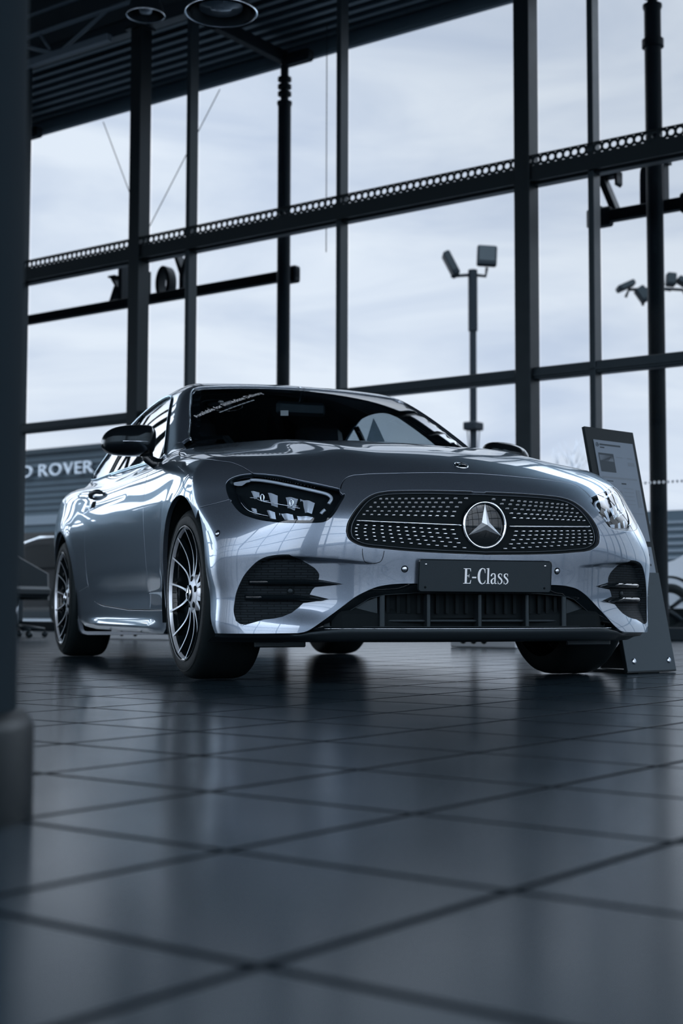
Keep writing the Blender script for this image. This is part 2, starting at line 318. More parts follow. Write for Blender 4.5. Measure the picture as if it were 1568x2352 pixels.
def pip(P,Q):
    x,y=Q[:,0],Q[:,1]; ins=np.zeros(len(Q),bool)
    for (ax,ay),(bx,by) in zip(P,np.roll(P,-1,0)):
        c=((ay>y)!=(by>y))&(x<(bx-ax)*(y-ay)/(by-ay+1e-15)+ax); ins^=c
    return ins
SCL={'C':np.array([.75,1.]),'A':np.array([1.,.75])}
def chart(kind,uv,f):
    return chartC(uv[:,0],uv[:,1],f) if kind=='C' else chartA(uv[:,0],uv[:,1],f)
def tri2d(outer,holes,sp,lines=()):
    loops=[outer]+holes; B=np.vstack(loops+list(lines)); lo,hi=outer.min(0),outer.max(0)
    xs=np.arange(lo[0],hi[0]+sp,sp); ys=np.arange(lo[1],hi[1]+sp,sp*.866); G=[]
    gx,gy=np.meshgrid(xs,ys); gx=gx+(np.arange(len(ys))%2)[:,None]*sp/2; G=np.stack([gx.ravel(),gy.ravel()],1)
    k=pip(outer,G)
    for h in holes: k&=~pip(h,G)
    G=G[k]; ok=np.ones(len(G),bool)
    for i in range(0,len(G),2000):
        d=((G[i:i+2000,None]-B[None])**2).sum(-1).min(1); ok[i:i+2000]=d>(.55*sp)**2
    G=G[ok]; V=np.vstack([B,G]); E=[]; o=0
    for l in loops:
        n=len(l); E+=[(o+i,o+(i+1)%n) for i in range(n)]; o+=n
    for l in lines: E+=[(o+i,o+i+1) for i in range(len(l)-1)]; o+=len(l)
    r=delaunay_2d_cdt([Vector(v) for v in V],E,[],0,1e-7)
    V2=np.array([tuple(v) for v in r[0]]); T=np.array([t for t in r[2] if len(t)==3])
    c=V2[T].mean(1); k=pip(outer,c)
    for h in holes: k&=~pip(h,c)
    return V2,T[k]
def panel(name,kind,outline,mat,parent,f=f_body,holes=(),sp=.02,flange=.012,gap=.0016,off=0.,mirror=False,fine=None,label=None,bsp=None,roll=.0013,lines=()):
    S=SCL[kind]; ff=(lambda p:f(p)+off) if off else f
    outer=inset(resample(np.asarray(outline,float)*S,bsp or sp*.8),gap)
    hs=[inset(resample(np.asarray(h,float)*S,bsp or sp*.8),-gap) for h in holes]
    ls=[]
    for l in lines:
        l=resample(np.asarray(l,float)*S,(bsp or sp)*.9,False); k=pip(inset(outer,.002),l)
        for h in hs: k&=~pip(inset(h,-.002),l)
        run=[]
        for q,ok in zip(l,k):
            if ok: run.append(q)
            elif run: ls.append(np.array(run)); run=[]
        if run: ls.append(np.array(run))
    ls=[l for l in ls if len(l)>1]
    V2,T=tri2d(outer,hs,sp,ls); P=chart(kind,V2/S,ff); N=grad(ff,P,6e-4)
    a=P[T]; fn=np.cross(a[:,1]-a[:,0],a[:,2]-a[:,0]); fl=(fn*N[T].mean(1)).sum(1)<0; T[fl]=T[fl][:,::-1]
    edges={}
    for t in T:
        for i in range(3):
            e=(int(t[i]),int(t[(i+1)%3])); edges[e]=1
    bd=[e for e in edges if (e[1],e[0]) not in edges]
    out=np.zeros_like(P)
    for i,j in bd:
        d=P[j]-P[i]; o=np.cross(d,N[i]); o/=np.linalg.norm(o)+1e-12; out[i]+=o; out[j]+=o
    verts=[P]; norms=[N]; faces=[tuple(t) for t in T]; 
    if flange:
        b=sorted({i for e in bd for i in e}); ix={v:k for k,v in enumerate(b)}; nb=len(b); n0=len(P)
        O=out[b]; O/=np.linalg.norm(O,axis=1,keepdims=True)+1e-12; Nb=N[b]; Pb=P[b]
        m=O+Nb; m/=np.linalg.norm(m,axis=1,keepdims=True)
        r1=Pb+O*roll*.7-Nb*roll*.3; r2=Pb+O*roll-Nb*roll; r3=Pb+O*roll-Nb*flange
        verts+=[r1,r2,r3]; norms+=[m,O,O]
        for i,j in bd:
            i0,j0=i,j; i1,j1=n0+ix[i],n0+ix[j]
            faces+=[(j0,i0,i1,j1),(j1,i1,i1+nb,j1+nb),(j1+nb,i1+nb,i1+2*nb,j1+2*nb)]
    Vt=np.vstack(verts); Nt=np.vstack(norms)
    o=link(name,Vt,faces,mat,parent,True,Nt)
    if label: o['label']=label
    if mirror:
        mv=Vt*np.array([1,-1,1]); mn=Nt*np.array([1,-1,1])
        o2=link(name,mv,[f[::-1] for f in faces],mat,parent,True,mn)
        if label: o2['label']=label
        return o,o2
    return o
def strip_tube(name,pts,r,mat,parent,mirror=False,n=8,close=False,label=None):
    R=[]
    for s in ((1,-1) if mirror else (1,)):
        o=MB().tube([(p[0],p[1]*s,p[2]) for p in pts],r,n,True,close).obj(name,mat,parent,True); R.append(o)
        if label: o['label']=label
    return R
def sideS(x,z,f=f_body):
    x,z=np.broadcast_arrays(np.asarray(x,float),np.asarray(z,float))
    o=np.stack([x,np.zeros_like(x),z],-1); d=np.zeros_like(o); d[...,1]=-1
    return hit_out(f,o,d,.05,1.3)
def A_(pts):  # 3d -> chart A
    return toA(np.asarray(pts,float))
def AS(xz): # x,z on the flank -> chart A
    xz=np.asarray(xz,float); return toA(sideS(xz[:,0],xz[:,1]))
def mirC(P): P=np.asarray(P,float)[::-1].copy(); P[:,0]*=-1; return P
def mirA(P): P=np.asarray(P,float)[::-1].copy(); P[:,1]=pi-P[:,1]; return P
def A2(x,th): return np.array([[x,th]])
def thz(x,z):
    x=np.asarray(x,float); lo=np.full(x.shape,-.5); hi=np.full(x.shape,1.45); z=np.broadcast_to(z,x.shape)
    for _ in range(30):
        m=(lo+hi)/2; b=chartA(x,m)[...,2]<z; lo=np.where(b,m,lo); hi=np.where(b,hi,m)
    return np.stack([x,(lo+hi)/2],-1)
def fS(p):
    return f_tub_s(p)
def f_tub_s(p):
    if p.ndim==1: return f_tub_s(p[None])[0]
    x,y,z=p[...,0],np.abs(p[...,1]),p[...,2]
    f=f_tub(p); k=(x>.3)&(z<.50)&(z>.17)&(y>.28)
    if k.any():
        g=f[k]+scoop(y[k],z[k])*.85; f=f.copy(); f[k]=g
    return f
# ---------------------------------------------------------------- the coupe
CAR=tag(empty('car'),'silver grey coupe parked on the tiled showroom floor','car')
paint=MT['paint']
HLa=np.array(HL)             # headlight outline, starts at the upper outer corner, clockwise
i_in=7                       # inner upper corner
HLc=cr(HLa,3,True)
def cpos(a,f=f_tub,off=0): a=np.asarray(a,float); return chartC(a[...,0],a[...,1],(lambda p:f(p)+off) if off else f)
# hood ------------------------------------------------------------
lead=np.vstack([cr(LEAD[:6],3)[:-1],cr(LEAD[5:9],3),[[0.,LEAD[8][1]+.001]]])       # corner -> centre
lead3=cpos(lead); hl_top3=cpos(cr(HLa[:i_in+1],3)); tip3=cpos(HLa[i_in])
def shrinkx(a): return a
hoodside=np.array(cr(HOODL,3))
half=np.vstack([A_(lead3[::-1]), A_(hl_top3[::-1])[1:], A_(hoodside)[1:], [[-.69,1.30],[-.64,pi/2]]])
hood_out=np.vstack([half,mirA(half[1:-1])])
panel('hood','A',hood_out,paint,CAR,f_tub,sp=.016,flange=.016,gap=.0026,roll=.002)
# bumper ----------------------------------------------------------
hl_low=cr(np.vstack([HLa[i_in:i_in+16],[[1.0091,.6793]]]),3)
bf=cr(BF[::-1],3)
br3=np.array([(.284,.655),(.315,.600),(.336,.535),(.349,.46),(.358,.38),(.370,.30),(.392,.235),(.425,.187)])
br=toC(sideS(br3[:,0],br3[:,1],f_tub)); br=cr(br,3)
low=cr(LOW[1:],3); low=np.vstack([low,[[0,LOW[-1][1]]]])
halfB=np.vstack([lead[::-1],hl_low[1:],bf[1:],br[1:],[[1.0,.187],[.85,.188]],low])
bump_out=np.vstack([halfB,mirC(halfB[1:-1])])
gr_h=np.vstack([cr(np.vstack([[[0,GR[-1][1]]],GR[::-1]]),3)[:-1],cr(np.vstack([GRB,[[0,GRB[-1][1]-.001]]]),3)])
gr_out=np.vstack([gr_h,mirC(gr_h[1:-1])])
ins=np.array(INS); lp_=np.array(LIP)
ins_c=np.vstack([cr(np.vstack([ins[:1],lp_[1:12]]),3),cr(ins[11:15],3),ins[15:]])
def yz2C(q):
    out=[]
    for y,z in q:
        x=sideS_x(float(y),float(z)); out.append(toC(np.array([x,-y,z])))
    return np.array(out)
def sideS_x(y,z):
    lo,hi=.2,1.0
    for _ in range(30):
        m=(lo+hi)/2
        if f_tub(np.array([m,-y,z]))<0: lo=m
        else: hi=m
    return lo
lc=cr(LIPC,4); lcl=[lc]
for d_ in (.0035,.007,.010,.0135):
    T_=np.gradient(lc,axis=0); T_/=np.linalg.norm(T_,axis=1,keepdims=True); lcl.append(lc+np.stack([T_[:,1],-T_[:,0]],1)*d_)
lcl=[yz2C(l) for l in lcl]
panel('front_bumper','C',bump_out,paint,CAR,f_tub_s,[gr_out,ins_c,mirC(ins_c)],sp=.0085,flange=.02,bsp=.008,lines=lcl+[mirC(l) for l in lcl])
tow=np.vstack([TOW])
# tow eye cover seam, sensors
def on(a,f=f_tub_s,off=0): p=cpos(a,f,off); return p,grad(f,p)
tp=[on(np.array(t),f_tub_s,-.0004)[0] for t in cr(tow,3)]
strip_tube('tow_cover_seam',tp,.0011,MT['cavity'],CAR)
for a,r in ((SENS[0],.0095),(SENS[1],.0095),(SENS[2],.010)):
    for s in (1,-1):
        p,n=on(np.array(a)); p=p*np.array([1,s,1]); n=n*np.array([1,s,1]); dk=a is SENS[2]
        o=MB().lathe([(0,.0035),(r*.75,.0032),(r,.0015),(r*1.0,-.004)],p,n,20).obj('parking_sensor',MT['plastic'] if dk else MT['satin'],CAR,True)
        MB().lathe([(r*1.02,-.003),(r*1.05,.0012),(r*1.35,.0008),(r*1.4,-.003)],p,n,24).obj('sensor_ring',MT['cavity'],o,True)
MT['intake']=M('intake plastic',(.010,.014,.017),0,.6,0,.12)
def slots(m):
    nt=m.node_tree; b=nt.nodes['Principled BSDF']; N=nt.nodes.new; L=nt.links.new; tc=N('ShaderNodeTexCoord'); sp=N('ShaderNodeSeparateXYZ'); L(tc.outputs['Object'],sp.inputs[0]); cb=N('ShaderNodeCombineXYZ'); L(sp.outputs[1],cb.inputs[0]); L(sp.outputs[2],cb.inputs[1])
    br=N('ShaderNodeTexBrick'); br.inputs['Scale'].default_value=1; br.inputs['Brick Width'].default_value=.042; br.inputs['Row Height'].default_value=.0095; br.inputs['Mortar Size'].default_value=.0014; br.inputs['Color1'].default_value=(.014,.019,.023,1); br.inputs['Color2'].default_value=(.010,.014,.017,1); br.inputs['Mortar'].default_value=(.003,.004,.005,1); L(cb.outputs[0],br.inputs['Vector'])
    L(br.outputs['Color'],b.inputs['Base Color']); bp=N('ShaderNodeBump'); bp.inputs['Strength'].default_value=.5; bp.inputs['Distance'].default_value=.003; iv=N('ShaderNodeMath'); iv.operation='SUBTRACT'; iv.inputs[0].default_value=1; L(br.outputs['Fac'],iv.inputs[1]); L(iv.outputs[0],bp.inputs['Height']); L(bp.outputs[0],b.inputs['Normal'])
slots(MT['intake'])
# fog intakes -----------------------------------------------------
panel('air_intake','C',ins_c,MT['intake'],CAR,f_tub_s,sp=.012,flange=.0,off=.003,mirror=True,gap=-.0005,bsp=.008,lines=lcl)
def blade(z0,ytip,y1,zt):
    V=[];F=[];N=28
    for i in range(N):
        u=i/(N-1); y=ytip+(y1-ytip)*u; z=zt+(z0-zt)*min(1,u*2.5)
        th=.0105*min(1,(u*2.8)**.6)+.0006; xo=FX(y,z)-(.004+.018*ss(.86,1.,u)); w=min(.06,.006+.16*u)
        xo=min(xo,float(sideS_x(y,z))-.004-.012*ss(.8,1,u)) if y>.80 else xo
        # cross-section in (x,z): rounded nose, flat root
        for (dx,dz) in ((0,0),(-.003,.55),(-.010,.9),(-w,1.0),(-w,-1.0),(-.010,-.9),(-.003,-.55)):
            V.append((xo+dx,y,z+dz*th))
    m=7
    for i in range(N-1):
        for k in range(m): F.append((i*m+k,i*m+(k+1)%m,(i+1)*m+(k+1)%m,(i+1)*m+k))
    F.append(tuple(range(m))); F.append(tuple((N-1)*m+k for k in range(m))[::-1])
    return V,F
for nm,(z0,yt,y1,zt) in {'a':(.374,.532,.815,.366),'b':(.319,.583,.825,.309)}.items():
    V,F=blade(z0,yt,y1,zt)
    for s in (1,-1):
        MB().add([(v[0],-s*v[1],v[2]) for v in V],[f if s<0 else f[::-1] for f in F]).obj('intake_fin',MT['gloss'],CAR,angle=40)
# grille ----------------------------------------------------------
grille=panel('grille','C',gr_out,MT['cavity'],CAR,f_tub,sp=.03,flange=.006,off=.020,gap=-.001)
S=SCL['C']; rim=inset(resample(gr_out*S,.012),.011)/S
rp=[cpos(a,f_tub,.012) for a in rim]; strip_tube('grille_rim',rp,.0013,MT['disc'],grille,close=True)
edge=inset(resample(gr_out*S,.012),.0015)/S
rp=[cpos(a,f_tub,.004) for a in edge]; strip_tube('grille_trim',rp,.0016,MT['gloss'],grille,close=True)
for s in (1,-1):
    b=np.array(cr(BAR,5)); P=[cpos(a,f_tub,.004)*np.array([1,s,1]) for a in b]
    strip_tube('grille_bar',P,[.0016]+[.0036]*(len(P)-2)+[.0030],MT['chrome'],grille)
pins=[]
for row in PINS:
    for j,a in enumerate(row):
        a=np.array(a); p=cpos(a,f_tub,.014); n=grad(f_tub,p); 
        for s in (1,-1):
            w=.0052+.0022*(j/12)
            pins.append((s,j,p*np.array([1,s,1]),n*np.array([1,s,1]),w))
def pin_geo(mb,p,n,w):
    n=Vector(n); side=Vector((0,0,1)).cross(n).normalized(); up=n.cross(side); p=Vector(p)
    V=[p+side*x+up*y+n*z for x,y,z in ((-w,-.0021,0),(w,-.0021,0),(w,.0021,0),(-w,.0021,0),(-w*.75,-.001,.0055),(w*.75,-.001,.0055),(w*.75,.0012,.0055),(-w*.75,.0012,.0055))]
    mb.add(V,[(4,5,6,7),(0,1,5,4),(1,2,6,5),(2,3,7,6),(3,0,4,7)])
pins.sort(key=lambda q:-q[4]*(1.05 if q[0]>0 else 1))
rest=MB()
for i,(s,j,p,n,w) in enumerate(pins):
    if i<96: mb=MB(); pin_geo(mb,p,n,w); mb.obj('grille_pin',MT['pin'],grille)
    else: pin_geo(rest,p,n,w)
tag(rest.obj('grille_pins',MT['pin'],grille),kind='stuff')
# emblem
ec=Vector((.829,0,.585)); tilt=Vector((1,0,-.02)).normalized(); ey=Vector((0,1,0)); ez=tilt.cross(ey); 
if ez.z<0: ez=-ez
ec=ec-tilt*.014
em=MB().lathe([(0,.0125),(.02,.0118),(.04,.0092),(.06,.0050),(.070,.0022),(.078,-.0004)],ec,tilt,64).obj('emblem',MT['gloss'],CAR,True)
rg=MB(); rp=[]
pr=[(.0780+.0052+.0052*math.cos(a),.004+.0052*math.sin(a)) for a in np.linspace(0,2*pi,13)]
rg.lathe(pr,ec,tilt,72).obj('emblem_ring',MT['chrome'],em,True)
MB().lathe([(.0895,-.012),(.0895,.002)],ec,tilt,64).obj('emblem_base',MT['gloss'],em,True)
st=MB(); hub=ec+tilt*.024
for k in range(3):
    a=pi/2+k*2*pi/3; d=ey*math.cos(a)+ez*math.sin(a); pr_=ey*math.cos(a+pi/2)+ez*math.sin(a+pi/2)
    tipp=ec+d*.0785+tilt*.006; l=ec+d*.009+pr_*.0155+tilt*.0122; r=ec+d*.009-pr_*.0155+tilt*.0122
    st.add([hub,tipp,l,r],[(0,1,2),(0,3,1)])
st.obj('emblem_star',MT['star'],em)
# hood badge
p=np.array(HOODBADGE[0]); p[1]=0; p=chartA(np.array([p[0]]),np.array([pi/2]),f_tub)[0]; n=grad(f_tub,p)
b=MB().lathe([(0,.004),(.020,.0035),(.0245,.002)],p,n,32).obj('hood_badge',MT['gloss'],CAR,True)
MB().lathe([(.0235,.0005),(.0245,.0040),(.0270,.0042),(.0285,.0005)],p,n,32).obj('badge_ring',MT['chrome'],b,True)
bs=MB(); e1=Vector((0,1,0)); nn=Vector(n); e2=nn.cross(e1)
if e2.z<0: e2=-e2
for k in range(3):
    a=pi/2+k*2*pi/3; d=e1*math.cos(a)+e2*math.sin(a); q=e1*math.cos(a+pi/2)+e2*math.sin(a+pi/2); c=Vector(p)
    bs.add([c+nn*.006,c+d*.0235+nn*.0038,c+d*.003+q*.005+nn*.0038,c+d*.003-q*.005+nn*.0038],[(0,1,2),(0,3,1)])
bs.obj('badge_star',MT['chrome'],b)
# number plate ----------------------------------------------------
def rrect(w,h,r,n=6):
    P=[]
    for cx,cy,a0 in ((w/2-r,h/2-r,0),(-w/2+r,h/2-r,pi/2),(-w/2+r,-h/2+r,pi),(w/2-r,-h/2+r,1.5*pi)):
        for i in range(n+1): a=a0+i*pi/2/n; P.append((cx+r*math.cos(a),cy+r*math.sin(a)))
    return P
pc=Vector((.829,0,.3985)); pt=Vector((1,0,-.085)).normalized(); pu=pt.cross(Vector((0,1,0))); pu=pu if pu.z>0 else -pu
def PL(u,v,w=0): return pc+Vector((0,1,0))*u+pu*v+pt*w
plate=MB().prism([PL(u,v) for u,v in rrect(.536,.117,.012)],tuple(-pt*.007)).obj('number_plate',MT['plastic'],CAR)
rim_=MB(); R0=rrect(.536,.117,.012); R1=rrect(.531,.112,.010)
rim_.add([PL(*q,.0002) for q in R0]+[PL(*q,.0016) for q in R1],[(i,(i+1)%28,28+(i+1)%28,28+i) for i in range(28)]).obj('plate_edge',MT['gloss'],plate)
for u,v,m in ((-.240,.040,'chrome'),(.240,.040,'chrome'),(-.240,-.042,'cavity'),(.240,-.042,'cavity')):
    MB().lathe([(0,.0030),(.003,.0027),(.0042,.0012),(.0044,0)],PL(u,v),pt,14).obj('plate_screw',MT[m],plate,True)
# serif lettering drawn as outlines; u to the right, v up, in units of cap height
def ring_arc(cx,cy,ro,so,ri,si,a0,a1,n=30,dx=0.):
    A=[(cx+ro*math.cos(a),cy+so*math.sin(a)) for a in np.linspace(a0,a1,n)]
    B=[(cx+dx+ri*math.cos(a),cy+si*math.sin(a)) for a in np.linspace(a0,a1,n)]
    return [[A[i],A[i+1],B[i+1],B[i]] for i in range(n-1)]
def stroke(pts,ws,n=10):
    P=cr(pts,n); W_=np.interp(np.linspace(0,1,len(P)),np.linspace(0,1,len(ws)),ws); out=[]
    T=np.gradient(P,axis=0); T/=np.linalg.norm(T,axis=1,keepdims=True); Nn=np.stack([-T[:,1],T[:,0]],1)
    L=P+Nn*W_[:,None]/2; R=P-Nn*W_[:,None]/2
    return [[tuple(L[i]),tuple(L[i+1]),tuple(R[i+1]),tuple(R[i])] for i in range(len(P)-1)]
def rect(x0,y0,x1,y1): return [[(x0,y0),(x1,y0),(x1,y1),(x0,y1)]]
GL={}
GL['E']=(.53,rect(.10,0,.25,1)+rect(0,0,.12,.035)+rect(0,.965,.12,1)+rect(.2,.955,.48,1)+[[(.44,1),(.50,1),(.515,.79),(.485,.79)]]+rect(.2,.485,.40,.53)+[[(.37,.40),(.40,.40),(.41,.62),(.38,.62)]]+rect(.2,0,.48,.045)+[[(.43,0),(.51,0),(.545,.24),(.515,.24)]])
GL['-']=(.36,rect(.03,.36,.32,.45))
GL['C']=(.56,ring_arc(.33,.5,.33,.53,.19,.48,.32*pi,1.66*pi,40,dx=.03)+[[(.46,.94),(.54,.97),(.54,.70),(.51,.70)]]+stroke([(.40,.985),(.47,.95),(.52,.78)],[.05,.09,.03])+stroke([(.46,.02),(.52,.10),(.555,.24)],[.06,.06,.02]))
GL['l']=(.27,rect(.075,0,.195,1.02)+rect(0,0,.27,.03)+[[(0,.985),(0,1.01),(.195,1.04),(.1,.96)]])
GL['a']=(.44,rect(.25,.06,.355,.56)+stroke([(.03,.50),(.07,.62),(.17,.67),(.27,.64),(.305,.52)],[.10,.09,.05,.08,.105])+stroke([(.28,.40),(.15,.33),(.055,.22),(.07,.07),(.16,.015),(.28,.11)],[.04,.06,.11,.11,.06,.03])+stroke([(.30,.12),(.33,.03),(.44,.03)],[.10,.07,.03]))
GL['s']=(.37,stroke([(.295,.54),(.25,.64),(.16,.67),(.06,.60),(.07,.48),(.17,.385),(.27,.28),(.30,.14),(.22,.025),(.12,0),(.03,.10)],[.03,.04,.05,.09,.11,.12,.11,.09,.05,.04,.03])+rect(.28,.49,.305,.68)+rect(.015,-.01,.04,.20))
def lettering(text,place,h,total,tracking=.05):
    tot=sum(GL[c][0]+tracking for c in text)-tracking; sx=total/tot; x=-total/2; out=[]
    for c in text:
        w,polys=GL[c]; V=[];F=[]
        for q in polys:
            k=len(V); V+=[place(x+u*sx,(v-.5)*h) for u,v in q]; F.append(tuple(range(k,k+len(q))))
        out.append((c,V,F)); x+=(w+tracking)*sx
    return out
for c,V,F in lettering('E-Class',lambda u,v:PL(u,v,.0009),.0555,.183,.05): link('plate_letter',V,F,MT['white'],plate)
# lower intake ----------------------------------------------------
lowh=np.vstack([[[.715,.203]],cr(LOW[2:],3),[[0,LOW[-1][1]]]])
lo_full=np.vstack([lowh,mirC(lowh[:-1])])
def off_loop(loop,off,ins_=0): 
    L=inset(resample(loop*S,.02),ins_)/S; return L,cpos(L,f_tub,off)
inn=np.vstack([[[.63,.215]],LOWIN,[[0,LOWIN[-1][1]]]]); inn=np.vstack([inn,mirC(inn[:-1])])
def loft(la,lb,name,mat,n=160,oa=0,ob=0,par=CAR,f=f_tub):
    def arc(L):
        L=np.vstack([L,L[:1]]); d=np.r_[0,np.cumsum(np.hypot(*((L[1:]-L[:-1])*S).T))]; t=np.linspace(0,d[-1],n,endpoint=False)
        return np.stack([np.interp(t,d,L[:,0]),np.interp(t,d,L[:,1])],1)
    a,b=cpos(arc(la),f,oa),cpos(arc(lb),f,ob)
    return link(name,np.vstack([a,b]),[(i,(i+1)%n,n+(i+1)%n,n+i) for i in range(n)],mat,par,True)
lg=loft(lo_full,inn,'lower_grille',MT['gloss'],oa=.006,ob=.035)
bk=panel('intake_mesh','C',inn,MT['cavity'],lg,f_tub,sp=.05,flange=0,off=.075,gap=-.012)
strip_tube('intake_edge',[cpos(a,f_tub,.034) for a in resample(inn*S,.02)[: ]/S],.0015,MT['plastic'],lg,close=True)
for y in (-.37,-.20,0.,.20,.37):
    x=FX(y,.27)-.055; mb=MB().box((x-.004,y,.272),(.05,.014 if abs(y)<.3 else .02,.125),bev=.004); mb.obj('intake_strut',MT['plastic'],lg)
P=[(FX(y,.245)-.06,y,.236) for y in np.linspace(-.36,.36,19)]; strip_tube('intake_bar',P,.006,MT['plastic'],lg)
for y0 in (-.285,-.10,.10,.285):
    for k in range(4):
        y=y0+(k-1.5)*.038; MB().box((FX(y,.29)-.066,y,.30),(.012,.012,.075)).obj('intake_slat',MT['cavity'],lg)
for s in (1,-1):   # closed flanks of the intake
    V=[];F=[]
    for i,y in enumerate(np.linspace(.385,.585,9)):
        zt=np.interp(y,[.385,.45,.585],[.325,.30,.235])-.004
        V+=[(FX(y,.22)-.048,s*y,.212),(FX(y,.27)-.048,s*y,zt)]
        if i: F.append((2*i-2,2*i,2*i+1,2*i-1) if s>0 else (2*i-2,2*i-1,2*i+1,2*i))
    link('intake_blank',V,F,MT['plastic'],lg,True)
# lower lip -------------------------------------------------------
def lipsec(y):
    k=ss(.50,.70,abs(y)); xf=float(FX(y,.19))
    return [(xf-.035,.214-.024*k),(xf-.006,.213-.025*k),(xf+.002,.206-.018*k),(xf-.004-.004*k,.190-.010*k),(xf-.012,.176),(xf-.026,.163),(xf-.10,.158),(xf-.22,.16)]
V=[];F=[]; ys=np.concatenate([np.linspace(-.905,-.66,14)[:-1],np.linspace(-.66,.66,40),np.linspace(.66,.905,14)[1:]])
for i,y in enumerate(ys):
    s_=lipsec(y); 
    if abs(y)>.62:   # follow the paint edge round the corner
        k=ss(.62,.70,abs(y)); e=cpos(np.array([np.interp(abs(y),[.62,.66,.80,.905],[.66,.70,.872,1.03]),.187]))
        s_=[(a*(1-k)+k*(e[0]-.006-j*.016*(1 if j>3 else .35)),b*(1-k)+k*(.187-.0045*j)) for j,(a,b) in enumerate(s_)]
    V+=[(a,y,b) for a,b in s_]
m=8
for i in range(len(ys)-1):
    for k in range(m-1): F.append((i*m+k,i*m+k+1,(i+1)*m+k+1,(i+1)*m+k))
lip=link('front_lip',V,F,MT['plastic'],CAR,True)
P=[(float(FX(y,.19))+.0035,y,.2085) for y in np.linspace(-.585,.585,49)]
strip_tube('lip_trim',P,[.0005]+[.0015]*47+[.0005],MT['chrome'],lip)
for s in (1,-1):
    MB().box((.43,s*.655,.152),(.012,.20,.034),bev=.004).obj('air_deflector',MT['plastic'],CAR)
# fenders ---------------------------------------------------------
def arch(cx,a0,a1,r=.385,cz=.335,n=28): return [(cx+r*math.cos(a),cz+r*math.sin(a)) for a in np.linspace(a0,a1,n)]
dfront=[(-.80,.84),(-.772,.78),(-.755,.70),(-.757,.60),(-.765,.45),(-.76,.33),(-.755,.272)]
apb=[(-.725,-.742,1.009),(-.765,-.738,1.030),(-.81,-.742,1.028),(-.86,-.768,.995),(-.875,-.795,.955)]
hl_left=cr(np.vstack([[[1.0091,.6793]],HLa[22:],HLa[:1]]),3)
a_end=math.atan2(.272-.335,-.38)
fr_arch=arch(-.02,a_end+2*pi if a_end<0 else a_end,math.atan2(.655-.335,.304),.39)
fender=np.vstack([A_(hoodside),A_(np.array(apb))[1:],AS(cr(np.array([(-.86,.905)]+dfront),3)),AS([(-.6,.272)]),AS(fr_arch),A_(cpos(cr(BF,3)))[1:],A_(cpos(hl_left))[1:-1]])
panel('fender','A',fender,paint,CAR,sp=.014,flange=.02,mirror=True,gap=.0024,roll=.002)
# doors -----------------------------------------------------------
BZ=pchip([-3.5,-3.35,-2.95,-2.6,-2.05,-1.2,-.875],[1.055,1.055,1.03,1.0,.983,.963,.955])
bx=np.linspace(-.89,-2.05,24); belt=thz(bx,BZ(bx))
drear=cr(np.array([(-2.10,.90),(-2.15,.78),(-2.185,.64),(-2.20,.50),(-2.19,.42),(-2.15,.36),(-2.06,.318),(-1.95,.303),(-1.84,.293)]),4)
door=np.vstack([A_([(-.875,-.795,.955)]),belt,AS(drear),AS([(-1.24,.273)]),AS(cr(np.array([(-.86,.905)]+dfront),3)[::-1])])
d1,d2=panel('door','A',door,paint,CAR,sp=.018,flange=.02,mirror=True,gap=.0026,roll=.002)
# rocker
sil=[(-.42,.272),(-.755,.270),(-1.24,.271),(-1.84,.291),(-1.95,.301),(-2.06,.316),(-2.15,.358),(-2.19,.40),(-2.42,.37),(-2.47,.29),(-2.47,.22),(-2.3,.182),(-2.0,.170),(-1.2,.168),(-.5,.170),(-.44,.19),(-.405,.235)]
panel('rocker','A',AS(sil),paint,CAR,sp=.016,flange=.03,mirror=True)
# quarter panels
b2x=np.linspace(-2.05,-3.35,22); belt2=thz(b2x,BZ(b2x))
rr=arch(-2.873,.02-.6,pi+.35,.39)
q=np.vstack([belt2,thz(np.array([-3.72]),.98),AS([(-3.74,.85),(-3.74,.6),(-3.70,.30),(-3.40,.26)]),AS(rr[::-1]),AS([(-2.47,.29),(-2.42,.37),(-2.19,.40)]),AS(drear[::-1][6:])])
panel('quarter_panel','A',q,paint,CAR,sp=.02,flange=.02,mirror=True)
# greenhouse ------------------------------------------------------
bfull=np.vstack([A_(np.array(apb))[1:],belt[1:],belt2[1:]])
frontb=np.array([[-.66,1.05],[-.555,1.25],[-.50,pi/2]])
ro=np.vstack([bfull[::-1],frontb,mirA(np.vstack([bfull[::-1],frontb[:2]]))])
wsl=np.array([(-.72,-.690,1.022),(-.80,-.690,1.075),(-.903,-.664,1.147),(-1.02,-.637,1.217),(-1.135,-.604,1.281),(-1.24,-.572,1.335),(-1.285,-.545,1.364)])
wst=np.array([(-1.285,-.50,1.372),(-1.275,-.33,1.388),(-1.262,-.13,1.394)])
wsh=np.vstack([[[-.515,pi/2],[-.572,1.25]],cr(A_(wsl),3),cr(A_(wst),3),[[-1.258,pi/2]]])
ws=np.vstack([wsh,mirA(wsh[1:-1])])
swx=np.array([(-.928,-.775,.985),(-1.063,-.735,1.09),(-1.225,-.688,1.198),(-1.369,-.642,1.284),(-1.441,-.620,1.323),(-1.56,-.597,1.357),(-1.75,-.59,1.368),(-1.95,-.60,1.356),(-2.2,-.63,1.305),(-2.5,-.67,1.215),(-2.75,-.70,1.122),(-2.90,-.72,1.062)])
b3=np.linspace(-2.86,-.95,24)
sw=np.vstack([cr(A_(swx),3),thz(b3,BZ(b3)+.012)])
rw=np.vstack([cr(np.array([[-2.62,pi/2],[-2.66,1.2],[-2.75,.98],[-2.95,.96],[-3.2,.99],[-3.28,1.25],[-3.29,pi/2]]),4)])
rwf=np.vstack([rw,mirA(rw[1:-1])])
panel('roof','A',ro,paint,CAR,f_gh,[ws,sw,mirA(sw),rwf],sp=.022,flange=.014,gap=.001)
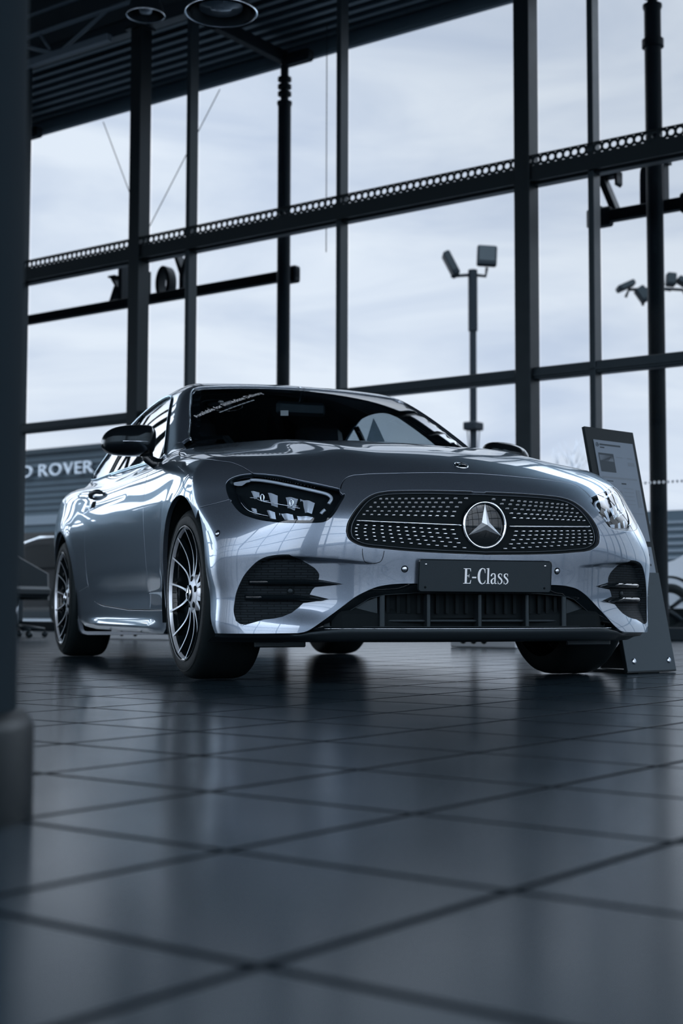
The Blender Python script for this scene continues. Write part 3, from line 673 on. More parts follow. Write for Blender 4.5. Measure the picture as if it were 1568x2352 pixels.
panel('headliner','A',ro,MT['fabric'],CAR,f_gh,[ws,sw,mirA(sw),rwf],sp=.045,flange=.0,gap=.004,off=.035)
wsob=panel('windshield','A',ws,MT['cglass'],CAR,f_gh,sp=.04,flange=0,off=.004,gap=-.004)
# black band round the glass
S2=SCL['A']; wi=inset(resample(ws*S2,.03),.028)/S2
panel('windshield_band','A',ws,MT['gloss'],wsob,f_gh,[wi],sp=.03,flange=0,off=.0055,gap=-.004)
wp=chart('A',inset(resample(wsh[2:]*S2,.03,False),0)/S2,lambda p:f_gh(p)-.001)
strip_tube('windshield_trim',wp,.0035,MT['chrome'],wsob,mirror=True)
for o,s in zip(panel('side_window','A',sw,MT['cglass'],CAR,f_gh,sp=.05,flange=0,off=.006,gap=-.003,mirror=True),(1,-1)):
    P=chart('A',resample(sw*S2,.04)/S2,lambda p:f_gh(p)-.002)*np.array([1,s,1])
    strip_tube('window_trim',P,.0065,MT['chrome'],o,close=True)
    xb=-2.12; V=[]
    pl=thz(np.array([-2.14]),BZ(-2.14)+.01); pp=[(-2.14,pl[0,1]),(-2.12,.94)]; 
    P=[chartA(np.array([-2.14+.06*t]),np.array([pl[0,1]+(.955-pl[0,1])*t]),lambda p:f_gh(p)+.012)[0]*np.array([1,s,1]) for t in np.linspace(0,1,10)]
    strip_tube('window_divider',P,.018,MT['gloss'],o,n=6)
panel('rear_window','A',rwf,MT['cglass'],CAR,f_gh,sp=.06,flange=0,off=.005,gap=-.003)
# tail: lid and bumper, out of sight from the front
tb=thz(np.array([-3.36]),1.055); tb2=thz(np.array([-3.72]),.98)
tl=np.vstack([tb,tb2,mirA(np.vstack([tb,tb2]))]); panel('trunk_lid','A',tl,paint,CAR,sp=.05,flange=.02)
V=[];F=[]; zz=np.linspace(.24,.98,14); yy=np.linspace(-.80,.80,25)
for z in zz:
    for y in yy:
        lo,hi=-3.3,-4.3
        for _ in range(26):
            mm=(lo+hi)/2
            if f_tub(np.array([mm,y,z]))<0: lo=mm
            else: hi=mm
        V.append((lo,y,z))
for i in range(13):
    for j in range(24): a=i*25+j; F.append((a,a+25,a+26,a+1))
link('rear_bumper',V,F,paint,CAR,True)
# belt trim, handles
for s in (1,-1):
    P=chart('A',thz(bx,BZ(bx)+.004),lambda p:f_body(p)-.001)*np.array([1,s,1]); strip_tube('belt_trim',P,.0055,MT['chrome'],CAR)
    hp=sideS(np.array([-2.02]),np.array([.885]))[0]; hn=grad(f_body,hp); P=[]
    for t in np.linspace(-1,1,15):
        b=sideS(np.array([-1.99+.115*t]),np.array([.872+.006*t]))[0]+hn*(.004+.026*max(0,1-t**4)); P.append(b*np.array([1,s,1]))
    h=strip_tube('door_handle',P,[.008]+[.0125]*13+[.008],MT['plastic'],d1 if s>0 else d2)[0]
    hb=MB().lathe([(0,.0012),(.062,.0012),(.070,-.003)],hp*np.array([1,s,1])-np.array([0.,0,.014]),hn*np.array([1,s,1]),28).obj('handle_recess',MT['cavity'],h,True)
MT['mirrorb']=M('mirror black',(.005,.007,.009),0,.16,0,.3)
# mirrors ---------------------------------------------------------
oz=lambda p:[(220+x/6.533,960+y/6.533) for x,y in p]
mo=[(-1.077,1.036),(-1.070,1.060),(-1.048,1.084),(-1.012,1.100),(-.962,1.110),(-.90,1.113),(-.862,1.110),(-.845,1.095),(-.838,1.075),(-.838,1.040),(-.842,1.005),(-.852,.985),(-.885,.974),(-.945,.970),(-1.02,.975),(-1.058,.989),(-1.075,1.010)]
mo=cr(np.array(mo),3,True); mc=np.array([-.95,1.035])
for s in (1,-1):
    V=[];F=[];n=len(mo); T=[(-.055,.90),(-.052,.97),(-.03,1.0),(0,1.0),(.03,.965),(.055,.87),(.075,.72),(.088,.5),(.0935,.28),(.0952,.12),(.0955,.015)]
    for t,k in T:
        for q in mo: c=mc+(q-mc)*k; V.append((-.86+t-.10*(abs(c[0])-.86),s*c[0],c[1]))
    for i in range(len(T)-1):
        for j in range(n): F.append((i*n+j,i*n+(j+1)%n,(i+1)*n+(j+1)%n,(i+1)*n+j))
    F.append(tuple(range((len(T)-1)*n,len(T)*n)))
    if s<0: F=[f[::-1] for f in F]
    mir=link('door_mirror',V,F,MT['mirrorb'],CAR,True)
    k=.90; link('mirror_glass',[(-.914-.10*(abs((mc+(q-mc)*k)[0])-.86),s*(mc+(q-mc)*k)[0],(mc+(q-mc)*k)[1]) for q in mo],[tuple(range(n))],MT['chrome'],mir)
    P=[(-.80,s*-.815,.925),(-.825,s*-.845,.935),(-.85,s*-.868,.955),(-.86,s*-.882,.99)]
    MB().tube(P,[.030,.026,.024,.034],14).obj('mirror_arm',MT['gloss'],mir,True)
    P=[(-.86+T_-.10*(y_-.86),s*-y_,1.026+.006*(1.05-y_)) for y_,T_ in ((1.058,.048),(1.03,.075),(.98,.095),(.93,.098),(.89,.088))]
    MB().tube(P,[.001,.0035,.004,.0035,.001],8).obj('turn_signal',MT['satin'],mir,True)
MT['bowl']=M('lamp housing',(.006,.009,.011),0,.4,0,.25,vary=.05); MT['lampref']=M('lamp reflector',(.62,.67,.74),.35,.35,vary=.04)
# headlights ------------------------------------------------------
def mir(P,s): return np.asarray(P,float)*np.array([1,s,1])
hloop=cr(HLa,3,True)
for s in (1,-1):
    n=150
    def arcl(L):
        L=np.vstack([L,L[:1]]); d=np.r_[0,np.cumsum(np.hypot(*((L[1:]-L[:-1])*S).T))]; t=np.linspace(0,d[-1],n,endpoint=False)
        return np.stack([np.interp(t,d,L[:,0]),np.interp(t,d,L[:,1])],1)
    h0=arcl(hloop); h1=arcl(inset(h0*S,.010)/S)
    a,b,c=cpos(h0,f_tub,.004),cpos(h1,f_tub,.016),cpos(h1,f_tub,.060)
    V=np.vstack([mir(a,s),mir(b,s),mir(c,s)]); F=[]
    for r in range(2): F+=[(r*n+i,r*n+(i+1)%n,(r+1)*n+(i+1)%n,(r+1)*n+i) for i in range(n)]
    if s>0: F=[f[::-1] for f in F]
    hl=link('headlight',V,F,MT['bowl'],CAR,True)
    def pan(nm,out,mat,off,sp=.03):
        o=panel(nm,'C',out,mat,hl,f_tub,sp=sp,flange=0,off=off,gap=0)
        if s<0: o.data.transform(Matrix.Diagonal((1,-1,1,1))); o.data.flip_normals()
        return o
    pan('lamp_floor',h1,MT['cavity'],.056,.04)
    ln=pan('lamp_lens',h0,MT['lens'],.002,.012)
    tubep=lambda key,off,k=5: mir(cpos(cr(key,k),f_tub,off),s)
    P=tubep(DRL,.030); MB().tube(P,.0062,10).obj('daytime_light',MT['drl'],hl,True)
    P=tubep(DRLC,.030); MB().tube(P,.0060,10).obj('daytime_light',MT['drl'],hl,True)
    pan('indicator_block',cr(DRLB,2,True),MT['drl'],.030,.01)
    P=tubep(LOWS,.032); MB().tube(P,list(np.linspace(.0015,.0055,10))+list(np.linspace(.0055,.001,len(P)-10)),8).obj('accent_strip',MT['chrome'],hl,True)
    P=tubep(CHR,.032); ch=MB().tube(P,.0019,8).obj('center_strip',MT['chrome'],hl,True)
    hm=MB()
    for hp in HOOP:
        c=Vector(mir(cpos(np.array(hp),f_tub,.020),s)); nx=Vector((.75,-.66*s,0)).normalized(); e=Vector((0,0,1)); sd=nx.cross(e)
        hm.tube([c+sd*.0065*math.cos(a)+e*.0125*math.sin(a) for a in np.linspace(0,2*pi,24,endpoint=False)],.0026,8,close=True)
        hm.tube([c-e*.012+sd*0,c-nx*.010-e*.012+sd*.012*s*-1,c-nx*.016-e*.012+sd*.02*s*-1],[.003,.003,.001],6)
    hm.obj('lamp_hoop',MT['chrome'],hl,True)
    for q in TILES:
        q=np.array(q); q=q.mean(0)+(q-q.mean(0))*1.22; V=[];F=[];m=9; uv=[]
        for i in range(m):
            for j in range(m):
                u,v=i/(m-1),j/(m-1); uv.append((q[0]*(1-u)+q[1]*u)*(1-v)+(q[3]*(1-u)+q[2]*u)*v)
        uv=np.array(uv); A=cpos(uv,f_tub,.0); 
        uu=np.repeat(np.linspace(0,1,m),m); vv=np.tile(np.linspace(0,1,m),m); dep=.040-.012*uu+.0035*np.sin(2.5*pi*uu)+.006*vv
        N=grad(f_tub,A); A=A-N*dep[:,None]
        for i in range(m-1):
            for j in range(m-1): k=i*m+j; F.append((k,k+1,k+m+1,k+m) if s<0 else (k,k+m,k+m+1,k+1))
        link('reflector',mir(A,s),F,MT['lampref'],hl,True)
    # ribbed brow above the light guide
    bm_=MB()
    br_=cr(DRL,5)
    for k in range(4,26):
        a=cpos(br_[k]+np.array([0,.0125]),f_tub,.024); bm_.box(mir(a,s),(.004,.004,.0035))
    bm_.obj('lamp_ribs',MT['plastic'],hl)
# wheels ----------------------------------------------------------
def wheel(cx,side,front):
    yo=-.912 if front else -.914; yo=yo*side          # outer face of the tyre, side=1: car's right
    ax=Vector((0,-side,0)); o=Vector((cx,yo,.339)); R=.338; w=.245
    tp=[(.262,-.004),(.266,.0),(.274,.0025),(.300,.001),(.318,-.006),(.3285,-.017),(.3345,-.034),(.3375,-.055),(R,-.07),(R,-.175),(.3375,-.19),(.3345,-.211),(.3285,-.228),(.318,-.239),(.300,-.246),(.262,-.245)]
    w_=MB().lathe(tp,o,ax,96).obj('wheel',MT['rubber'],CAR,True)
    # rings on the sidewall
    MB().lathe([(.305,.0012),(.3065,.0026),(.308,.0010)],o,ax,96).obj('sidewall_ring',MT['rubber'],w_,True)
    rp=[(.262,-.012),(.2665,-.004),(.2685,.003),(.2660,.0055),(.2610,.0045),(.2560,-.002),(.2530,-.012),(.2480,-.030),(.2440,-.10),(.2400,-.22),(.2600,-.235)]
    MB().lathe(rp,o,ax,96).obj('rim',MT['gloss'],w_,True)
    MB().lathe([(.2515,-.012),(.2545,-.0035),(.2585,.0012),(.2630,.0040),(.2662,.0056)],o,ax,96).obj('rim_lip',MT['machined'],w_,True)
    MB().lathe([(.05,-.075),(.185,-.075),(.186,-.10),(.05,-.10)],o,ax,64).obj('brake_disc',MT['disc'],w_,True)
    MB().lathe([(.0,-.13),(.2405,-.135)],o,ax,64).obj('wheel_back',MT['cavity'],w_)
    e1=Vector((1,0,0)); e2=Vector((0,0,1))
    def P3(r,a,h): return o+(e1*math.cos(a)+e2*math.sin(a))*r+ax*h
    NS=14
    for k in range(NS):
        a0=2*pi*(k+.5)/NS+.06; pts=[];n=16; fm=MB(); V=[];F=[]
        pair=1 if k%2 else -1
        for i in range(n):
            u=i/(n-1); r=.064+(.2555-.064)*u; a=a0-pair*.10*(1-u)**2*1.1
            hw=.0075*(1-u)**2.5+.0027+.0012*u**6*2; h=-.034*(1-(u-.0)**1.0)**1.0*.9-.016*math.sin(pi*u)+.0*u-.002
            da=hw/r
            V+=[P3(r,a-da,h),P3(r,a+da,h),P3(r,a+da*.9,h-.022),P3(r,a-da*.9,h-.022)]
        for i in range(n-1):
            for j in range(4): F.append((i*4+j,i*4+(j+1)%4,(i+1)*4+(j+1)%4,(i+1)*4+j))
        sp=link('spoke',V,F if side>0 else F,MT['gloss'],w_); 
        me=sp.data; me.materials.append(MT['machined'])
        for p in me.polygons:
            if (p.index%4)==0: p.material_index=1
        import bmesh
        bm=bmesh.new(); bm.from_mesh(me); bmesh.ops.recalc_face_normals(bm,faces=bm.faces); bm.to_mesh(me); bm.free()
    hub=MB().lathe([(.033,-.022),(.060,-.0305),(.078,-.036),(.080,-.060)],o,ax,48).obj('hub',MT['machined'],w_,True)
    for k in range(5):
        a=2*pi*k/5+.3; c=P3(.054,a,-.0275); MB().lathe([(0,.0012),(.0125,.0012),(.0135,-.004)],c,ax,20).obj('bolt_hole',MT['cavity'],hub,True)
    MB().lathe([(0,-.013),(.020,-.0135),(.030,-.016),(.034,-.022)],o,ax,40).obj('hub_cap',MT['gloss'],w_,True)
    MB().lathe([(.0255,-.0142),(.027,-.0125),(.0305,-.0140),(.0315,-.017)],o,ax,40).obj('hub_cap_ring',MT['chrome'],w_,True)
    sm=MB()
    for k in range(3):
        a=pi/2+k*2*pi/3; sm.add([P3(0,0,-.008),P3(.0255,a,-.0135),P3(.004,a+pi/3*1,-.0125),P3(.004,a-pi/3,-.0125)],[(0,1,2),(0,3,1)])
    sm.obj('hub_cap_star',MT['chrome'],w_)
    return w_
for cx,fr in ((0,1),(-2.873,0)):
    for sd in (1,-1): wheel(cx,sd,fr)
# wheel housings, floor pan, inner body
for cx in (0,-2.873):
    for s in (1,-1):
        V=[];F=[];n=26; c0=-.02 if cx==0 else .02
        for i in range(n):
            a=-.30+(pi+.60)*i/(n-1)
            for y,r in ((.905,.392),(.60,.40),(.58,.05)): V.append((cx+c0+r*math.cos(a),s*y,.335+r*math.sin(a)))
        for i in range(n-1):
            for k in range(2): F.append((i*3+k,i*3+k+1,(i+1)*3+k+1,(i+1)*3+k))
        link('wheel_housing',V,F,MT['cavity'],CAR,True)
ub=MB()
ub.box((-1.42,0,.21),(2.0,1.62,.09),bev=.03)
ub.box((-1.42,0,.235),(4.3,1.10,.11),bev=.03)
ub.box((.45,0,.42),(.36,1.1,.40),bev=.05)
ub.box((-3.45,0,.45),(.5,1.3,.4),bev=.05)
ub.obj('underbody',MT['cavity'],CAR)
# cabin -----------------------------------------------------------
fb=MB(); fb.box((-.66,0,.62),(.10,1.45,.64)); fb.box((-2.95,0,.70),(.10,1.30,.50)); fb.obj('bulkhead',MT['cavity'],CAR)
for s in (1,-1):
    MB().box((-1.75,s*.80,.60),(2.2,.06,.66),bev=.02).obj('door_card',MT['fabric'],CAR)
dash=MB()
prof=[(-.70,.90),(-.70,.955),(-.80,.965),(-.98,.955),(-1.10,.93),(-1.16,.90),(-1.15,.75),(-1.0,.68),(-.75,.70)]
dash.prism([(x,-.74,z) for x,z in prof],(0,1.48,0)); dash.obj('dashboard',MT['cavity'],CAR)
hd=MB().box((-1.10,-.37,.935),(.22,.38,.08),bev=.035).obj('instrument_hood',MT['cavity'],CAR)
sw_=MB(); c=Vector((-1.30,-.37,.885)); nx=Vector((-.90,0,.43)).normalized(); e=Vector((0,1,0)); g=nx.cross(e)
sw_.tube([c+e*.185*math.cos(a)+g*.185*math.sin(a) for a in np.linspace(0,2*pi,36,endpoint=False)],.015,10,close=True)
swo=sw_.obj('steering_wheel',MT['fabric'],CAR,True)
MB().lathe([(0,.02),(.06,.018),(.075,0),(.04,-.04),(.04,-.15)],c,nx,24).obj('steering_hub',MT['fabric'],swo,True)
for y in (-.37,.37):
    R=Matrix.Rotation(-.30,3,'Y')
    st=MB().box((-1.90,y,.86),(.17,.50,.66),R,.07).obj('seat',MT['fabric'],CAR)
    MB().box((-1.62,y,.52),(.52,.50,.16),bev=.06).obj('seat_cushion',MT['fabric'],st)
    MB().box((-2.02,y,1.235),(.10,.28,.17),R,.045).obj('headrest',MT['fabric'],st)
rs=MB().box((-2.72,0,.80),(.18,1.15,.50),Matrix.Rotation(-.3,3,'Y'),.07).obj('rear_seat',MT['fabric'],CAR)
for y in (-.35,.35): MB().box((-2.80,y,1.06),(.09,.26,.13),Matrix.Rotation(-.3,3,'Y'),.04).obj('rear_headrest',MT['fabric'],rs)
rm=MB().box((-1.26,0,1.285),(.035,.26,.07),bev=.015).obj('interior_mirror',MT['plastic'],CAR)
MB().tube([(-1.26,0,1.31),(-1.235,0,1.372)],.010,8).obj('mirror_stem',MT['gloss'],rm)
# windscreen sticker and lettering
def onws(P,t=.0015):
    # push a point onto the windscreen along the view-independent surface normal
    P=np.asarray(P,float); n=grad(f_gh,P); 
    for _ in range(4): P=P-n*f_gh(P)[...,None]/.85
    return P+n*(t-.004)
def wtext(txt,a,b,h,name,mat):
    cu=bpy.data.curves.new('t','FONT'); cu.body=txt; cu.size=1; ob=bpy.data.objects.new('t',cu); COL.objects.link(ob)
    dg=bpy.context.evaluated_depsgraph_get(); me=ob.evaluated_get(dg).to_mesh(); V=np.array([v.co[:] for v in me.vertices]); F=[tuple(p.vertices) for p in me.polygons]
    bpy.data.objects.remove(ob); bpy.data.curves.remove(cu)
    a=np.array(a); b=np.array(b); w=V[:,0].max()-V[:,0].min(); d=b-a; L=np.linalg.norm(d); n=grad(f_gh,(a+b)/2); up=np.cross(n,d/L)
    X=a+d*((V[:,0]-V[:,0].min())/w)[:,None]+up*(V[:,1]*h/.72)[:,None]
    return link(name,onws(X),F,mat,CAR)
wtext('Available for Immediate Delivery',TXT[0],TXT[1],.034,'windshield_lettering',MT['white'])
MT['faint']=M('faint lettering',(.30,.34,.37),0,.6)
wtext('Please ask a member of our team for details',TXT2[0],TXT2[1],.009,'windshield_note',MT['faint']) if False else None
P=[onws(np.array(TXT2[0])*(1-t)+np.array(TXT2[1])*t,.001) for t in np.linspace(0,1,9)]
nn=grad(f_gh,P[4]); dd=P[-1]-P[0]; uu=np.cross(nn,dd/np.linalg.norm(dd))*.0045
wl=MB()
for i in range(8):
    a,b=P[i],P[i]+(P[i+1]-P[i])*.86; wl.add([a-uu,b-uu,b+uu,a+uu],[(0,1,2,3)])
wl.obj('windshield_small_print',MT['faint'],CAR)
P=[onws(np.array(TXT3[0])*(1-t)+np.array(TXT3[1])*t,.001) for t in (0,1)]
wl=MB(); wl.add([P[0]-uu,P[1]-uu,P[1]+uu*.3,P[0]+uu*.3],[(0,1,2,3)])
c=Vector((P[0]*.6+P[1]*.4)); e=Vector((P[1]-P[0])).normalized(); g=Vector(uu).normalized(); c=c+g*.022
wl.tube([c+e*.011*math.cos(a)+g*.011*math.sin(a) for a in np.linspace(0,2*pi,20,endpoint=False)],.0008,5,close=True)
for k in range(3):
    a=pi/2+2*pi*k/3; wl.tube([c,c+e*.0105*math.cos(a)+g*.0105*math.sin(a)],[.0014,.0004],5)
wl.obj('windshield_crest',MT['faint'],CAR)
MT['sticker']=M('sticker',(.22,.27,.30),0,.5)
Q=onws(np.array(STICK),.0005); link('windshield_sticker',Q,[(0,1,2,3)],MT['sticker'],CAR)
# ---------------------------------------------------------------- showroom
th_=math.radians(33.4); WD=Vector((math.cos(th_),math.sin(th_),0)); WN=Vector((-WD.y,WD.x,0)); P0=Vector((-5.5636,5.0858,0))
RZ=Matrix.Rotation(th_,3,'Z')
def Wp(s,t,z): return P0+WD*s+WN*t+Vector((0,0,z))
def wbox(mb,s0,s1,t0,t1,z0,z1,bev=0): return mb.box(Wp((s0+s1)/2,(t0+t1)/2,(z0+z1)/2),(abs(s1-s0),abs(t1-t0),z1-z0),RZ,bev)
def struct(o): o['kind']='structure'; return o
MT['steel']=M('painted steel',(.006,.009,.011),0,.40,0,.25,vary=.08,vscale=6)
MT['alu']=M('dark aluminium',(.011,.017,.022),.0,.42,0,.3,vary=.06,vscale=8)
MT['soffit']=M('corrugated soffit',(.040,.055,.066),.2,.5,vary=.08,vscale=5)
MT['gutter']=M('grey gutter',(.075,.10,.12),0,.5,vary=.06,vscale=4); MT['brace']=M('grey brace',(.085,.11,.135),0,.45,vary=.05)
MT['ceil']=M('dark ceiling',(.012,.017,.021),0,.75,vary=.08,vscale=4)
MT['wall']=M('dark wall',(.030,.042,.050),0,.7,vary=.1,vscale=3)
MT['pane']=glass('window glass',(.95,.965,.975),1.45,.04)
MT['asphalt']=M('asphalt',(.085,.10,.115),0,.85,vary=.1,vscale=2,bump=.3)
MT['clad']=M('facade cladding',(.028,.042,.054),.1,.5,vary=.08,vscale=1)
MT['cladl']=M('pale facade band',(.085,.105,.125),0,.6,vary=.05)
MT['sign']=M('sign letters',(.42,.47,.52),.3,.4,vary=.05)
MT['postm']=M('dark post',(.006,.009,.012),0,.6,0,.12,vary=.08)
MT['colm']=M('column render',(.012,.021,.028),0,.85,0,.08,vary=.08,vscale=3)
MT['colb']=M('column skirting',(.005,.009,.011),0,.4,.0,.15,vary=.05)
# floor tiles
def floor_mat():
    m=bpy.data.materials.new('floor tiles'); m.use_nodes=True; nt=m.node_tree; b=nt.nodes['Principled BSDF']; N=nt.nodes.new; L=nt.links.new; b.inputs['Specular Tint'].default_value=(.45,.75,1,1)
    tc=N('ShaderNodeTexCoord'); mp=N('ShaderNodeMapping'); mp.vector_type='TEXTURE'
    mp.inputs['Location'].default_value=(3.8908,-1.8487,0); mp.inputs['Rotation'].default_value=(0,0,math.radians(31.85)); mp.inputs['Scale'].default_value=(.378,.378,.378)
    L(tc.outputs['Object'],mp.inputs['Vector']); sx=N('ShaderNodeSeparateXYZ'); L(mp.outputs[0],sx.inputs[0])
    def dist(o):
        f=N('ShaderNodeMath'); f.operation='PINGPONG'; f.inputs[1].default_value=.5; L(o,f.inputs[0]); return f.outputs[0]   # 0 on joints
    mn=N('ShaderNodeMath'); mn.operation='MINIMUM'; L(dist(sx.outputs[0]),mn.inputs[0]); L(dist(sx.outputs[1]),mn.inputs[1])
    jr=N('ShaderNodeMapRange'); jr.inputs['From Min'].default_value=.011; jr.inputs['From Max'].default_value=.026; jr.interpolation_type='SMOOTHSTEP'; L(mn.outputs[0],jr.inputs['Value'])
    n1=N('ShaderNodeTexNoise'); n1.inputs['Scale'].default_value=3.2; n1.inputs['Detail'].default_value=6; L(tc.outputs['Object'],n1.inputs['Vector'])
    fl=N('ShaderNodeVectorMath'); fl.operation='FLOOR'; L(mp.outputs[0],fl.inputs[0]); wn=N('ShaderNodeTexWhiteNoise'); L(fl.outputs[0],wn.inputs['Vector'])
    mx=N('ShaderNodeMix'); mx.data_type='RGBA'; mx.inputs[6].default_value=(.014,.025,.034,1); mx.inputs[7].default_value=(.022,.037,.049,1); 
    av=N('ShaderNodeMath'); av.operation='MULTIPLY_ADD'; av.inputs[1].default_value=.4; L(wn.outputs['Value'],av.inputs[0]); L(n1.outputs['Fac'],av.inputs[2]); L(av.outputs[0],mx.inputs[0])
    m2=N('ShaderNodeMix'); m2.data_type='RGBA'; m2.inputs[6].default_value=(.006,.009,.012,1); L(jr.outputs[0],m2.inputs[0]); L(mx.outputs[2],m2.inputs[7]); L(m2.outputs[2],b.inputs['Base Color'])
    rr=N('ShaderNodeMapRange'); rr.inputs['To Min'].default_value=.15; rr.inputs['To Max'].default_value=.25; L(n1.outputs['Fac'],rr.inputs['Value'])
    rm_=N('ShaderNodeMix'); rm_.inputs[2].default_value=.75; L(jr.outputs[0],rm_.inputs[0]); L(rr.outputs[0],rm_.inputs[3]); L(rm_.outputs[0],b.inputs['Roughness'])
    sm=N('ShaderNodeMath'); sm.operation='MULTIPLY'; sm.inputs[1].default_value=.09; L(jr.outputs[0],sm.inputs[0]); L(sm.outputs[0],b.inputs['Specular IOR Level'])
    n2=N('ShaderNodeTexNoise'); n2.inputs['Scale'].default_value=9; n2.inputs['Detail'].default_value=2; L(tc.outputs['Object'],n2.inputs['Vector'])
    ad=N('ShaderNodeMath'); ad.operation='MULTIPLY_ADD'; ad.inputs[1].default_value=1.; L(jr.outputs[0],ad.inputs[0]); ml=N('ShaderNodeMath'); ml.operation='MULTIPLY'; ml.inputs[1].default_value=.03; L(n2.outputs['Fac'],ml.inputs[0]); L(ml.outputs[0],ad.inputs[2])
    bp=N('ShaderNodeBump'); bp.inputs['Strength'].default_value=.35; bp.inputs['Distance'].default_value=.002; L(ad.outputs[0],bp.inputs['Height']); L(bp.outputs[0],b.inputs['Normal'])
    return m
SL,SR,TB=-30.,12.,-18.
fl=MB(); fl.add([Wp(SL,TB,0),Wp(SR,TB,0),Wp(SR,.1,0),Wp(SL,.1,0)],[(0,1,2,3)]); struct(fl.obj('floor',floor_mat()))
sl=MB(); wbox(sl,SL,SR,TB,.1,-.35,-.004); struct(sl.obj('floor_slab',MT['wall']))
struct(wbox(MB(),-160,130,-120,160,-.30,-.05).obj('car_park',MT['asphalt']))
cl=MB(); wbox(cl,SL,SR,TB,0,8.3,8.5); struct(cl.obj('ceiling',MT['ceil']))
wb=MB(); wbox(wb,SL,SR,TB-.2,TB,7.3,8.5); struct(wb.obj('wall_back_header',MT['wall']))
wl_=MB(); wbox(wl_,SL-.2,SL,TB-.2,.1,7.3,8.5); struct(wl_.obj('wall_left_header',MT['wall']))
for k in range(8):
    t=TB+2.4*k; mb=MB(); wbox(mb,SL-.14,SL,t-.08,t+.08,0,7.3); struct(mb.obj('mullion',MT['steel']))
for z in (0,2.5,4.5):
    mb=MB(); wbox(mb,SL-.12,SL-.02,TB,0,z,z+.14); struct(mb.obj('transom',MT['steel']))
mb=MB(); wbox(mb,SL-.07,SL-.06,TB,0,.14,7.3); struct(mb.obj('window_97',MT['pane']))
wu=MB(); wbox(wu,SL,SR,-.02,.14,7.42,8.5); struct(wu.obj('wall_window_header',MT['ceil']))
# verticals of the glazed wall: (right edge s, width, depth, column?)
verts_=[(-6.625,.17,.20,1),(-1.377,.17,.20,1),(-5.861,.06,.15,0),(-3.685,.06,.15,0),(-.716,.06,.15,0),(-8.757,.06,.15,0)]
for k in range(1,5): verts_+= [(-6.625-5.248*k,.17,.20,1)]
for k in range(1,3): verts_+= [(-1.377+5.248*k,.17,.20,1)]
for k in range(10):
    s=-8.757-2.3*(k+1)
    if s>SL+.5 and min(abs(s-v[0]) for v in verts_)>.5: verts_.append((s,.16 if s<-11.5 else .06,.26 if s<-11.5 else .15,0))
for s in (1.55,6.2,8.0,10.4): verts_.append((s,.06,.15,0))
verts_.sort()
for s,w,d,c in verts_:
    mb=MB()
    if c:
        wbox(mb,s-w,s,-d,0,0,7.45,.008); o=mb.obj('steel_column',MT['steel']); 
        pl=MB(); wbox(pl,s-w-.05,s+.05,-d-.05,.0,7.26,7.30); wbox(pl,s-w-.06,s+.06,-d-.06,.0,0,.02); pl.obj('end_plate',MT['steel'],o)
    else: wbox(mb,s-w,s,-d,0,0,7.45,.006); o=mb.obj('mullion',MT['alu'])
    struct(o)
for nm,z0,z1,d,m in (('transom',4.42,4.60,.12,'steel'),('transom',2.50,2.62,.13,'alu'),('baseboard_window',0,.12,.10,'alu'),('head_beam',7.28,7.46,.16,'alu')):
    mb=MB(); wbox(mb,SL,SR,-d,0,z0,z1,.01); 
    if nm=='transom': wbox(mb,SL,SR,-d-.02,-d,z0+.03,z0+.055)
    struct(mb.obj(nm,MT[m]))
bays=[v[0] for v in verts_]; prev=SL
for i,s in enumerate(bays+[SR]):
    w=verts_[i][1] if i<len(verts_) else 0
    mb=MB(); wbox(mb,prev,s-w,.02,.03,.12,7.3); o=struct(mb.obj('window_%d'%(i+1),MT['pane']))
    if prev<-.2<s or prev<.5<s:   # safety dots on the glass beside the stand
        dm=MB(); dots=[]
        for k in range(40):
            sd=-.70+.0445*k
            if prev<sd<s-w: dm=MB().lathe([(0,.0006),(.0145,.0005),(.0150,0)],Wp(sd,.0195,1.453),-WN,14); dm.obj('safety_dot',MT['white'],o)
    prev=s
# perforated rail
mb=MB(); p=.0816; z0,z1=4.600,4.700; tt=-.16
def holecell(mb,s,zc,r,h):
    n=16; V=[];F=[]
    for k in range(n):
        a=2*pi*k/n; c,sn=math.cos(a),math.sin(a); q=max(abs(c)/(p/2),abs(sn)/(h/2)); 
        V+=[Wp(s+c*r,tt,zc+sn*r),Wp(s+c/q,tt,zc+sn/q),Wp(s+c*r,tt+.006,zc+sn*r),Wp(s+c/q,tt+.006,zc+sn/q)]
    for k in range(n):
        a,b=4*k,4*((k+1)%n); F+=[(a,a+1,b+1,b),(a+2,b+2,b+3,a+3),(a,b,b+2,a+2)]
    mb.add(V,F)
ncell=262; s=-9.8
for k in range(ncell): holecell(mb,s+p*k,4.650,.0275,.10)
wbox(mb,-9.84,-9.84+p*ncell,tt,tt+.006,4.44,4.600); wbox(mb,-9.84,-9.84+p*ncell,tt-.03,tt,4.44,4.455); wbox(mb,-9.84,-9.84+p*ncell,tt-.02,tt,4.695,4.703)
tag(mb.obj('perforated_rail',MT['steel']),'long dark perforated metal rail running along the upper transom of the window wall','rail')
